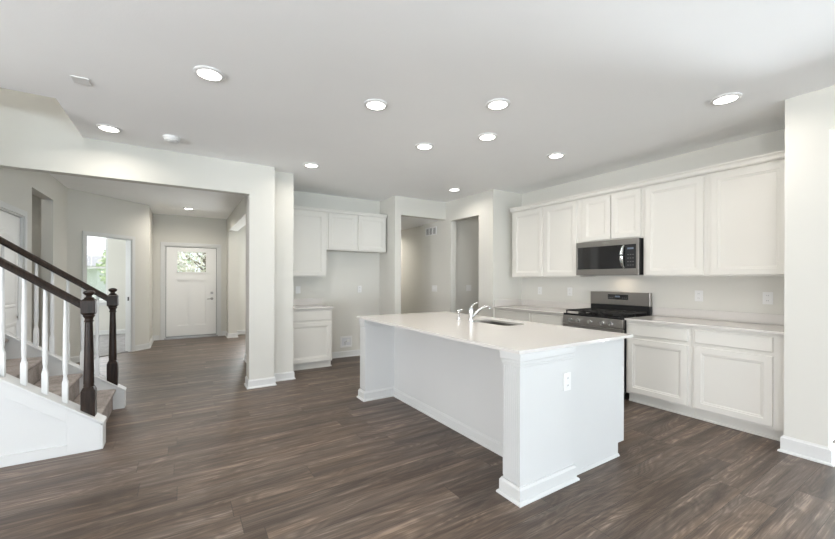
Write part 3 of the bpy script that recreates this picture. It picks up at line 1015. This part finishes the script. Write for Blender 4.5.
# ------------------------------------------------------------------ microwave
mw = thing('microwave', 'stainless steel over-the-range microwave with a curved handle', 'microwave', (4.5, 2.58, 1.39))
bm = bm_(); box(bm, 4.325, 4.690, 2.200, 2.960, 1.392, 1.808); obj('body', bm, 'dark', mw, bevel=0.004)
bm = bm_()
ya, yb, za, zb = 2.202, 2.982, 1.392, 1.808
wy0, wy1, wz0, wz1 = 2.415, 2.935, 1.475, 1.735
for a in ((ya, yb, za, 1.465), (ya, yb, 1.742, zb), (ya, 2.228, 1.465, 1.742), (2.958, yb, 1.465, 1.742)):
    box(bm, 4.300, 4.325, a[0], a[1], a[2], a[3])
obj('steel_front', bm, 'steel', mw, bevel=0.002)
bm = bm_(); box(bm, 4.303, 4.325, 2.352, 2.958, 1.465, 1.742); obj('window', bm, 'blackglass', mw)
bm = bm_(); box(bm, 4.301, 4.325, 2.228, 2.350, 1.465, 1.742); cp = obj('control_panel', bm, 'dark', mw)
bm = bm_(); box(bm, 4.2995, 4.301, 2.255, 2.325, 1.685, 1.705); obj('display', bm, 'digits', cp)
for i in range(3):
    for j in range(4):
        bm = bm_(); box(bm, 4.3000, 4.301, 2.252 + 0.028 * i, 2.268 + 0.028 * i, 1.50 + 0.04 * j, 1.508 + 0.04 * j)
        obj('button', bm, 'grout', cp)
bm = bm_()
pts = []
for i in range(13):
    a = i / 12
    pts.append((4.302 - 0.055 * math.sin(PI * a) ** 0.6, 2.365, 1.478 + 0.250 * a))
tube(bm, pts, [0.013 + 0.008 * math.sin(PI * i / 12) for i in range(13)], 12)
obj('handle', bm, 'chrome', mw, smooth=True)
bm = bm_(); box(bm, 4.299, 4.300, 2.55, 2.63, 1.775, 1.785); obj('badge', bm, 'chrome', mw)
bm = bm_()
for i in range(10):
    box(bm, 4.34 + 0.012 * i, 4.345 + 0.012 * i, 2.25, 2.90, 1.389, 1.392)
obj('underside_vent', bm, 'grout', mw)

mw.location.x += 0.022; mw.location.y += 0.004
# ------------------------------------------------------------------ gas range
rg = thing('gas_range', 'stainless steel gas range with black cooktop and backguard', 'range', (4.4, 2.62, 0))
y0, y1 = 2.242, 2.998
bm = bm_(); box(bm, 4.115, 4.70, y0, y1, 0.09, 0.895)
for yy_ in (y0 + 0.03, y1 - 0.06):
    box(bm, 4.16, 4.19, yy_, yy_ + 0.03, 0.001, 0.09); box(bm, 4.62, 4.65, yy_, yy_ + 0.03, 0.001, 0.09)
obj('body', bm, 'dark', rg, bevel=0.003)
bm = bm_(); box(bm, 4.085, 4.66, y0 - 0.001, y1 + 0.001, 0.895, 0.918); ct = obj('cooktop', bm, 'blackglass', rg, bevel=0.004)
for by, bx_, br in ((2.40, 4.24, 0.042), (2.40, 4.50, 0.036), (2.62, 4.37, 0.05), (2.84, 4.24, 0.046), (2.84, 4.50, 0.036)):
    bm = bm_(); lathe(bm, [(br, 0), (br, 0.010), (br * 0.7, 0.012), (br * 0.7, 0.020), (br * 0.5, 0.022)], bx_, by, 20, 0.918)
    obj('burner', bm, 'iron', ct, smooth=True)
for g0, g1 in ((y0 + 0.02, y0 + 0.262), (y0 + 0.268, y0 + 0.488), (y0 + 0.494, y1 - 0.02)):
    bm = bm_()
    zg0, zg1 = 0.944, 0.958
    box(bm, 4.11, 4.122, g0, g1, zg0, zg1); box(bm, 4.618, 4.63, g0, g1, zg0, zg1)
    box(bm, 4.11, 4.63, g0, g0 + 0.012, zg0, zg1); box(bm, 4.11, 4.63, g1 - 0.012, g1, zg0, zg1)
    box(bm, 4.122, 4.618, (g0 + g1) / 2 - 0.006, (g0 + g1) / 2 + 0.006, zg0, zg1)
    for xx_ in (4.20, 4.285, 4.365, 4.45, 4.53):
        box(bm, xx_ - 0.006, xx_ + 0.006, g0 + 0.012, g1 - 0.012, zg0, zg1)
    for xx_ in (4.11, 4.365, 4.618):
        for q in (g0, g1 - 0.012):
            box(bm, xx_, xx_ + 0.012, q, q + 0.012, 0.9185, zg0)
    obj('grate', bm, 'iron', ct)
bm = bm_(); prism(bm, [(4.115, 0.795), (4.068, 0.795), (4.078, 0.895), (4.115, 0.895)], 'Y', y0, y1); cpn = obj('control_panel', bm, 'steel', rg, bevel=0.003)
for ky in (2.375, 2.472, 2.626, 2.783, 2.879):
    bm = bm_()
    tube(bm, [(4.073, ky, 0.840), (4.066, ky, 0.840)], 0.024, 18)
    tube(bm, [(4.066, ky, 0.840), (4.036, ky, 0.840)], [0.021, 0.018], 18)
    obj('knob', bm, 'chrome', cpn, smooth=True)
bm = bm_(); box(bm, 4.072, 4.115, y0 + 0.002, y1 - 0.002, 0.235, 0.788); od = obj('oven_door', bm, 'steel', rg, bevel=0.004)
bm = bm_(); box(bm, 4.070, 4.073, y0 + 0.13, y1 - 0.13, 0.33, 0.64); obj('window', bm, 'blackglass', od)
bm = bm_()
tube(bm, [(4.028, y0 + 0.05, 0.735), (4.028, y1 - 0.05, 0.735)], 0.012, 12)
for q in (y0 + 0.08, y1 - 0.08):
    tube(bm, [(4.028, q, 0.735), (4.073, q, 0.735)], 0.009, 8)
obj('handle', bm, 'chrome', od, smooth=True)
bm = bm_(); box(bm, 4.075, 4.115, y0 + 0.002, y1 - 0.002, 0.095, 0.228); obj('drawer', bm, 'steel', rg, bevel=0.004)
bm = bm_(); box(bm, 4.655, 4.705, y0, y1, 1.018, 1.180); bgd = obj('backguard', bm, 'steel', rg, bevel=0.005)
bm = bm_(); box(bm, 4.665, 4.705, y0, y1, 0.895, 1.018); obj('backguard_base', bm, 'dark', rg)
bm = bm_(); box(bm, 4.652, 4.656, 2.495, 2.752, 1.085, 1.150); dp = obj('display', bm, 'blackglass', rg)
for i in range(4):
    bm = bm_(); box(bm, 4.6512, 4.652, 2.60 + 0.016 * i, 2.611 + 0.016 * i, 1.115, 1.133); obj('digit', bm, 'digits', dp)
for i in range(3):
    for q in (2.51 + 0.024 * i, 2.69 + 0.02 * i):
        bm = bm_(); box(bm, 4.6512, 4.652, q, q + 0.012, 1.105, 1.110); obj('button', bm, 'grout', dp)
# hood lamp glow under the microwave
ld = bpy.data.lights.new('cooktop_light', 'AREA'); ld.size = 0.1; ld.energy = 0.5; ld.color = (1.0, 0.82, 0.62)
lo = bpy.data.objects.new('cooktop_light', ld); COL.objects.link(lo); lo.location = (4.55, 2.58, 1.386); lo.parent = mw
lo.matrix_parent_inverse = Matrix.Translation(mw.location).inverted()

# ------------------------------------------------------------------ island
isl = thing('kitchen_island', 'long white kitchen island with end pilasters and a seating recess', 'island', (2.3, 2.7, 0))
IX0, IXB, IX1 = 1.705, 2.070, 2.880
bm = bm_()
box(bm, IXB, IX1 - 0.02, 1.595, 3.88, 0.10, 0.66)
box(bm, IXB, 2.44, 1.595, 3.88, 0.66, 0.894); box(bm, 2.79, IX1 - 0.02, 1.595, 3.88, 0.66, 0.894)
box(bm, 2.44, 2.79, 1.595, 2.37, 0.66, 0.894); box(bm, 2.44, 2.79, 2.99, 3.88, 0.66, 0.894)
box(bm, IXB, 2.80, 1.595, 3.88, 0.001, 0.10)
obj('body', bm, 'island', isl)
for ya, yb in ((1.575, 1.595), (3.88, 3.90)):       # end panels notched over the toe space
    bm = bm_()
    box(bm, 2.215, IX1, ya, yb, 0.10, 0.894); box(bm, 2.215, 2.80, ya, yb, 0.001, 0.10)
    obj('end_panel', bm, 'island', isl)
bm = bm_()
for q in range(4):
    u0 = 1.60 + 0.568 * q
    panel_door(bm, 'X+', IX1 - 0.02, u0 + 0.01, u0 + 0.555, 0.122, 0.862)
obj('cabinet_doors', bm, 'island', isl)
bm = bm_()
base_run(bm, (IXB, 3.765), (IXB, 1.69), (-1, 0), -1, -1, h=0.085)
base_run(bm, (2.228, 1.575), (2.80, 1.575), (0, -1), 0, 1, h=0.02, th=0.010, shoe=False)
obj('baseboard', bm, 'island', isl)
for (ya, yb, near) in ((1.548, 1.688, True), (3.765, 3.900, False)):
    bm = bm_()
    box(bm, IX0 + 0.004, 2.215, ya, yb, 0.001, 0.894)
    # fluted front: thin vertical reeds on the face towards the great room
    w_ = yb - ya
    for q in range(7):
        yc = ya + 0.020 + (w_ - 0.04) * q / 6
        box(bm, IX0, IX0 + 0.004, yc - 0.0055, yc + 0.0055, 0.115, 0.815)
    for yc0, yc1 in ((ya, ya + 0.010), (yb - 0.010, yb)):
        box(bm, IX0, IX0 + 0.004, yc0, yc1, 0.115, 0.815)
    pl = obj('pilaster', bm, 'island', isl)
    bm = bm_()
    for i, (d0, z0, z1) in enumerate(((0.005, 0.806, 0.822), (0.009, 0.822, 0.846), (0.015, 0.846, 0.894))):
        box(bm, IX0 - d0, 2.215 + (d0 * 0.2 if near else 0), ya - (d0 if near else 0.0) - (0 if near else d0), yb + d0 if near else yb, z0, z1)
    obj('capital', bm, 'island', pl, bevel=0.005, seg=3)
    bm = bm_()
    if near:
        base_run(bm, (IX0, yb), (IX0, ya), (-1, 0), 1, 1, h=0.10, th=0.016)
        base_run(bm, (IX0, ya), (2.215, ya), (0, -1), 1, 1, h=0.10, th=0.016)
        base_run(bm, (2.215, ya), (2.215, 1.575), (1, 0), 1, -1, h=0.10, th=0.016)
        base_run(bm, (2.07, yb), (IX0, yb), (0, 1), -1, 1, h=0.10, th=0.016)
    else:
        base_run(bm, (IX0, yb), (IX0, ya), (-1, 0), 1, 1, h=0.10, th=0.016)
        base_run(bm, (IX0, ya), (2.07, ya), (0, -1), 1, -1, h=0.10, th=0.016)
        base_run(bm, (2.215, yb), (IX0, yb), (0, 1), 1, 1, h=0.10, th=0.016)
    obj('base_trim', bm, 'island', pl)
# island worktop with the sink cut-out (a D-shaped opening, curved on the side away from the seats)
CX0, CX1, CY0, CY1, ZT0, ZT1 = 1.678, 2.932, 1.532, 3.93, 0.895, 0.915
SX0, SX1, SY0, SY1 = 2.475, 2.755, 2.41, 2.95


def rrect(x0, x1, y0, y1, r, n=6):
    pts = []
    for cx_, cy_, a0 in ((x1 - r, y1 - r, 0), (x0 + r, y1 - r, PI / 2), (x0 + r, y0 + r, PI), (x1 - r, y0 + r, 1.5 * PI)):
        for i in range(n + 1):
            a = a0 + PI / 2 * i / n
            pts.append((cx_ + r * math.cos(a), cy_ + r * math.sin(a)))
    return pts


hole = rrect(SX0, SX1, SY0, SY1, 0.07)
nh = len(hole)
bm = bm_()
ed = []
for loop in (hole, [(CX0, CY0), (CX1, CY0), (CX1, CY1), (CX0, CY1)]):
    vs_ = [bm.verts.new((x, y, ZT1)) for x, y in loop]
    ed += [bm.edges.new((vs_[i], vs_[(i + 1) % len(vs_)])) for i in range(len(vs_))]
bmesh.ops.triangle_fill(bm, use_beauty=True, use_dissolve=False, edges=ed)
for f in [f for f in bm.faces if SX0 + 0.02 < f.calc_center_median().x < SX1 - 0.02 and SY0 + 0.02 < f.calc_center_median().y < SY1 - 0.02 and all(SX0 - 1e-4 <= v.co.x <= SX1 + 1e-4 and SY0 - 1e-4 <= v.co.y <= SY1 + 1e-4 for v in f.verts)]:
    bm.faces.remove(f)
ex = bmesh.ops.extrude_face_region(bm, geom=list(bm.faces))
for g_ in ex['geom']:
    if isinstance(g_, bmesh.types.BMVert):
        g_.co.z = ZT0
tag(obj('island_countertop', bm, 'quartz'), 'white quartz worktop of the island with the sink cut-out', 'countertop')
# sink
sk = thing('kitchen_sink', 'stainless steel undermount sink in the island worktop', 'sink', (2.67, 2.70, 0.70))
bm = bm_()
rim0 = rrect(SX0 - 0.02, SX1 + 0.02, SY0 - 0.02, SY1 + 0.02, 0.085)
inn = rrect(SX0 - 0.004, SX1 + 0.004, SY0 - 0.004, SY1 + 0.004, 0.074)
bot = rrect(SX0 + 0.03, SX1 - 0.03, SY0 + 0.03, SY1 - 0.03, 0.06)
ls = [(rim0, 0.8945), (inn, 0.8945), (inn, 0.72), (bot, 0.695)]
rings = [[bm.verts.new((x, y, z)) for x, y in p] for p, z in ls]
for a, b_ in zip(rings, rings[1:]):
    for i in range(nh):
        bm.faces.new((a[i], a[(i + 1) % nh], b_[(i + 1) % nh], b_[i]))
bm.faces.new(rings[-1])
bs = obj('basin', bm, 'steel', sk, smooth=True)
bm = bm_(); lathe(bm, [(0.045, 0), (0.045, 0.003), (0.03, 0.004), (0.028, 0.002)], 2.615, 2.68, 20, 0.6955)
obj('drain', bm, 'chrome', bs, smooth=True)
# faucet
fx_, fy_ = 2.418, 2.83
fc = thing('faucet', 'chrome single-lever kitchen faucet behind the island sink', 'faucet', (fx_, fy_, 0.915))
bm = bm_(); lathe(bm, [(0.030, 0), (0.030, 0.006), (0.024, 0.010), (0.022, 0.05), (0.024, 0.085), (0.025, 0.12), (0.022, 0.135), (0.012, 0.142)], fx_, fy_, 20, 0.9155)
obj('body', bm, 'chrome', fc, smooth=True)
bm = bm_(); ps, rs = [], []
for i in range(12):
    a = i / 11
    ps.append((fx_ + 0.015 + 0.205 * a, fy_ - 0.025 * a, 0.962 + 0.100 * math.sin(PI * 0.58 * a) if a > 0 else 0.962))
    rs.append(0.014 - 0.003 * a)
ps.append((fx_ + 0.228, fy_ - 0.028, ps[-1][2] - 0.018)); rs.append(0.012)
tube(bm, ps, rs, 14); obj('spout', bm, 'chrome', fc, smooth=True)
bm = bm_()
tube(bm, [(fx_, fy_, 1.045), (fx_ + 0.012, fy_, 1.075), (fx_ + 0.035, fy_, 1.088), (fx_ + 0.065, fy_ - 0.004, 1.100), (fx_ + 0.085, fy_ - 0.006, 1.104)],
     [0.015, 0.011, 0.009, 0.008, 0.006], 12)
obj('lever', bm, 'chrome', fc, smooth=True)
sxx, syy = 2.428, 3.035
spr = thing('side_sprayer', 'small chrome side sprayer left of the faucet', 'sprayer', (sxx, syy, 0.915))
bm = bm_(); lathe(bm, [(0.022, 0), (0.022, 0.005), (0.014, 0.009), (0.012, 0.04), (0.015, 0.06)], sxx, syy, 16, 0.9155)
obj('base', bm, 'chrome', spr, smooth=True)
bm = bm_(); tube(bm, [(sxx, syy, 0.965), (sxx, syy, 0.998), (sxx + 0.010, syy, 1.013), (sxx + 0.045, syy - 0.002, 1.016)], [0.013, 0.015, 0.015, 0.010], 12)
obj('spray_head', bm, 'chrome', spr, smooth=True)


# ------------------------------------------------------------------ outlets, switches, vents
def plate(name, label, fac, at, u, z, kind='outlet', n=1, cat='outlet'):
    w, h = (0.0375 + 0.023 * (n - 1)), 0.058
    o = thing(name, label, cat, {'X-': (at, u, z), 'Y-': (u, at, z)}[fac])

    def B(bm, ua, ub, n0, n1, za, zb):
        if fac == 'X-':
            box(bm, at - n1, at - n0, ua, ub, za, zb)
        else:
            box(bm, ua, ub, at - n1, at - n0, za, zb)
    bm = bm_(); B(bm, u - w, u + w, 0.0005, 0.007, z - h, z + h)
    obj('cover_plate', bm, 'plastic', o, bevel=0.002)
    if kind == 'outlet':
        for s in (-1, 1):
            bm = bm_(); B(bm, u - 0.016, u + 0.016, 0.007, 0.010, z + s * 0.024 - 0.014, z + s * 0.024 + 0.014)
            r = obj('socket', bm, 'plastic', o, bevel=0.001)
            bm = bm_()
            for q in (-0.006, 0.006):
                B(bm, u + q - 0.0013, u + q + 0.0013, 0.0099, 0.0105, z + s * 0.024 - 0.004, z + s * 0.024 + 0.006)
            obj('slots', bm, 'grout', r)
    else:
        for i in range(n):
            uu = u + (i - (n - 1) / 2) * 0.046
            bm = bm_(); B(bm, uu - 0.015, uu + 0.015, 0.007, 0.0105, z - 0.030, z + 0.030)
            obj('rocker', bm, 'plastic', o, bevel=0.001)
    return o


plate('wall_outlet', 'white outlet above the right counter, nearer the range', 'X-', 4.73, 1.779, 1.163)
plate('wall_outlet', 'white outlet above the right counter, nearest the end wall', 'X-', 4.73, 1.218, 1.163)
plate('wall_outlet', 'white outlet above the far corner counter, the one nearer the corner', 'X-', 4.73, 3.895, 1.163)
plate('wall_outlet', 'white outlet above the far corner counter, the one nearer the range', 'X-', 4.73, 3.364, 1.163)
plate('wall_outlet', 'white outlet on the near end of the island', 'Y-', 1.548, 2.143, 0.665)
plate('wall_outlet', 'white outlet in the middle of the empty fridge space wall', 'Y-', 6.07, 2.640, 1.160)
plate('wall_switch', 'white switch above the small counter left of the fridge space', 'Y-', 6.07, 1.579, 1.160, 'switch', 1, 'switch')
plate('wall_switch', 'white three-gang switch on the hall wall below the air grille', 'X-', 4.09, 5.85, 1.160, 'switch', 3, 'switch')
plate('wall_switch', 'white two-gang switch inside the pantry opening', 'Y-', 5.42, 4.573, 1.175, 'switch', 2, 'switch')

wb = thing('water_supply_box', 'white recessed fridge water supply box low in the fridge space wall', 'supply box', (2.393, 6.07, 0.26))
bm = bm_()
for a in ((2.285, 2.50, 0.165, 0.195), (2.285, 2.50, 0.325, 0.355), (2.285, 2.315, 0.195, 0.325), (2.47, 2.50, 0.195, 0.325)):
    box(bm, a[0], a[1], 6.058, 6.0695, a[2], a[3])
obj('frame', bm, 'plastic', wb, bevel=0.002)
bm = bm_(); box(bm, 2.315, 2.47, 6.066, 6.0695, 0.195, 0.325); obj('recess', bm, 'siding', wb)
bm = bm_(); tube(bm, [(2.37, 6.062, 0.20), (2.37, 6.062, 0.26), (2.40, 6.060, 0.27)], 0.009, 10); obj('valve', bm, 'chrome', wb)
bm = bm_(); box(bm, 2.40, 2.455, 6.060, 6.066, 0.25, 0.30); obj('valve_lever', bm, 'plastic', wb)

ag = thing('air_grille', 'white return air grille with dark slots high on the hall wall', 'vent', (4.09, 5.97, 2.26))
bm = bm_()
gy0, gy1, gz0, gz1 = 5.785, 6.155, 2.185, 2.345
box(bm, 4.080, 4.0895, gy0, gy1, gz0, gz0 + 0.02); box(bm, 4.080, 4.0895, gy0, gy1, gz1 - 0.02, gz1)
for q in (0, 0.1155, 0.231, 0.3465):
    box(bm, 4.080, 4.0895, gy0 + q, gy0 + q + 0.0235, gz0 + 0.02, gz1 - 0.02)
obj('frame', bm, 'plastic', ag)
bm = bm_(); box(bm, 4.087, 4.0895, gy0 + 0.0235, gy1 - 0.0235, gz0 + 0.02, gz1 - 0.02); obj('backing', bm, 'grout', ag)
bm = bm_()
for q in range(6):
    z = gz0 + 0.030 + q * 0.0195
    box(bm, 4.083, 4.087, gy0 + 0.0235, gy1 - 0.0235, z, z + 0.007)
obj('slats', bm, 'plastic', ag)

# ------------------------------------------------------------------ ceiling fixtures
LIGHTS = [(0.160, 2.920, 'recessed ceiling light nearest the camera, above the open floor'),
          (1.320, 2.715, 'recessed ceiling light in front of the island recess, second nearest the camera'),
          (2.139, 2.180, 'recessed ceiling light above the near half of the island'),
          (3.555, 1.165, 'recessed ceiling light above the right counter near the end wall'),
          (2.162, 3.284, 'recessed ceiling light above the far half of the island'),
          (2.539, 2.731, 'recessed ceiling light above the island near the sink'),
          (3.574, 2.725, 'recessed ceiling light in front of the microwave'),
          (1.352, 4.583, 'recessed ceiling light in front of the fridge wall cabinets'),
          (3.596, 4.608, 'recessed ceiling light beside the pantry corner'),
          (-0.573, 4.484, 'recessed ceiling light beside the stairwell opening'),
          (0.118, 8.733, 'recessed ceiling light in the foyer in front of the entry door')]


def recessed(x, y, label, z=CEIL, watts=LAMP_W, tint=(1.0, 0.93, 0.83)):
    o = thing('recessed_light', label, 'ceiling light', (x, y, z), 'recessed ceiling lights')
    bm = bm_()
    seg = 32
    rings = []
    for r, dz in ((0.070, -0.0005), (0.097, -0.0005), (0.097, -0.006), (0.090, -0.011), (0.074, -0.012), (0.070, -0.004)):
        rings.append([bm.verts.new((x + r * math.cos(2 * PI * i / seg), y + r * math.sin(2 * PI * i / seg), z + dz)) for i in range(seg)])
    for a, b_ in zip(rings, rings[1:] + rings[:1]):
        for i in range(seg):
            bm.faces.new((a[i], a[(i + 1) % seg], b_[(i + 1) % seg], b_[i]))
    obj('trim_ring', bm, 'plastic', o, smooth=True)
    bm = bm_(); lathe(bm, [(0.066, 0), (0.0715, 0.003), (0.0715, 0.006)], x, y, 32, z - 0.0125)
    obj('lens', bm, 'lens', o)
    d = bpy.data.lights.new('lamp', 'AREA'); d.shape = 'DISK'; d.size = 0.14; d.energy = watts; d.color = tint; d.spread = math.radians(160)
    l = bpy.data.objects.new('lamp', d); COL.objects.link(l); l.parent = o; l.location = (0, 0, -0.016)
    return o


for x, y, lb in LIGHTS:
    recessed(x, y, lb, watts=12.5 if y > 8 else LAMP_W)
recessed(-2.4, 4.45, 'recessed ceiling light high above the stairwell', 5.2, 20, (0.97, 0.98, 1.0))  # unseen lamp added to brighten the stairwell wall
recessed(-1.2, 4.45, 'recessed ceiling light above the top of the stairwell opening', 5.2, 12, (0.97, 0.98, 1.0))  # second added stairwell fill, also out of view
recessed(3.62, 7.6, 'recessed ceiling light in the back hall', 2.43, 12)  # added to lift the hall walls, no fitting in view
recessed(4.95, 4.85, 'recessed ceiling light inside the pantry', CEIL, 0.8)  # weak fill added behind the pantry opening
recessed(-2.2, 6.6, 'recessed ceiling light in the side passage', CEIL, 3)  # unseen lamp added because the passage was too dark
recessed(2.0, 7.8, 'recessed ceiling light in the room beyond the foyer post', CEIL, 13)  # unseen lamp added to light the room past the foyer

sm = thing('smoke_detector', 'round white smoke detector on the ceiling beside the foyer beam', 'smoke detector', (-0.081, 4.445, CEIL))
bm = bm_(); lathe(bm, [(0.062, -0.038), (0.066, -0.034), (0.066, -0.020)], -0.081, 4.445, 28, CEIL)
lathe(bm, [(0.030, -0.046), (0.040, -0.043), (0.042, -0.038)], -0.081, 4.445, 24, CEIL)
obj('cover', bm, 'plastic', sm, smooth=True)
bm = bm_(); lathe(bm, [(0.074, -0.0195), (0.076, -0.014), (0.076, -0.0005)], -0.081, 4.445, 28, CEIL); obj('base', bm, 'plastic', sm, smooth=True)
bm = bm_(); box(bm, -0.650, -0.552, 3.455, 3.570, CEIL - 0.007, CEIL - 0.0005)
tag(obj('ceiling_plate', bm, 'plastic', bevel=0.002), 'blank rectangular white cover plate on the ceiling near the stairwell', 'cover plate')

# ------------------------------------------------------------------ outside, seen through the glass
bm = bm_(); box(bm, -40, 40, 11.56, 60, -0.35, -0.30); box(bm, -40, 40, -40, -7.7, -0.35, -0.30)
box(bm, -40, -6.7, -7.7, 11.56, -0.35, -0.30); box(bm, 8.2, 40, -7.7, 11.56, -0.35, -0.30)
g = obj('lawn', bm, 'grass'); tag(g, 'green lawn outside the windows', 'lawn'); g['kind'] = 'structure'
bm = bm_(); box(bm, -0.5, 4.3, 10.02, 12.2, -0.25, -0.02)
g = obj('porch_floor', bm, 'concrete'); tag(g, 'concrete porch outside the front door', 'porch'); g['kind'] = 'structure'


def tree(x, y, h, r, label, leafm):
    t_ = thing('leafy_tree', label, 'tree', (x, y, -0.3))
    bm = bm_(); tube(bm, [(x, y, -0.3), (x + 0.1, y, h * 0.5), (x, y, h * 0.9)], [0.14, 0.10, 0.04], 8)
    for k in range(6):
        a = k * 1.05
        tube(bm, [(x, y, h * (0.4 + 0.07 * k)), (x + math.cos(a) * r * 0.7, y + math.sin(a) * r * 0.7, h * (0.6 + 0.07 * k))], [0.05, 0.015], 6)
    obj('trunk', bm, 'bark', t_)
    bm = bm_()
    rnd = random.Random(int(x * 10 + y))
    for k in range(1700):
        a, b2 = rnd.uniform(0, 2 * PI), math.acos(rnd.uniform(-1, 1)); q = r * rnd.uniform(0.35, 1) ** 0.6
        p = Vector((x + q * math.sin(b2) * math.cos(a), y + q * math.sin(b2) * math.sin(a), h * 0.72 + q * 0.95 * math.cos(b2)))
        s = rnd.uniform(0.05, 0.12)
        u = Vector((rnd.uniform(-1, 1), rnd.uniform(-1, 1), rnd.uniform(-1, 1))).normalized()
        w = u.orthogonal().normalized()
        w = Matrix.Rotation(rnd.uniform(0, 6), 3, u) @ w
        v_ = u.cross(w)
        bm.faces.new([bm.verts.new(p + w * s), bm.verts.new(p + v_ * s * 0.6), bm.verts.new(p - w * s), bm.verts.new(p - v_ * s * 0.6)])
    obj('leaves', bm, leafm, t_)


tree(-1.70, 19.0, 2.5, 1.10, 'leafy green tree outside the front room window', 'leaf')
tree(0.9, 20.5, 3.2, 1.6, 'pale tan tree outside the front door glass', 'leaf_tan')
tree(-0.9, 25.5, 4.4, 2.2, 'farther green tree beyond the front lawn', 'leaf')
hs = thing('neighbour_house', 'grey neighbouring house across the lawn outside the front room window', 'house', (-7.0, 32, -0.3))
bm = bm_(); box(bm, -11, -4.4, 30, 36, -0.3, 2.1); obj('wall', bm, 'siding', hs)
bm = bm_(); prism(bm, [(29.4, 2.1), (36.6, 2.1), (33, 2.9)], 'X', -11.4, -4.2); obj('roof', bm, 'shingle', hs)
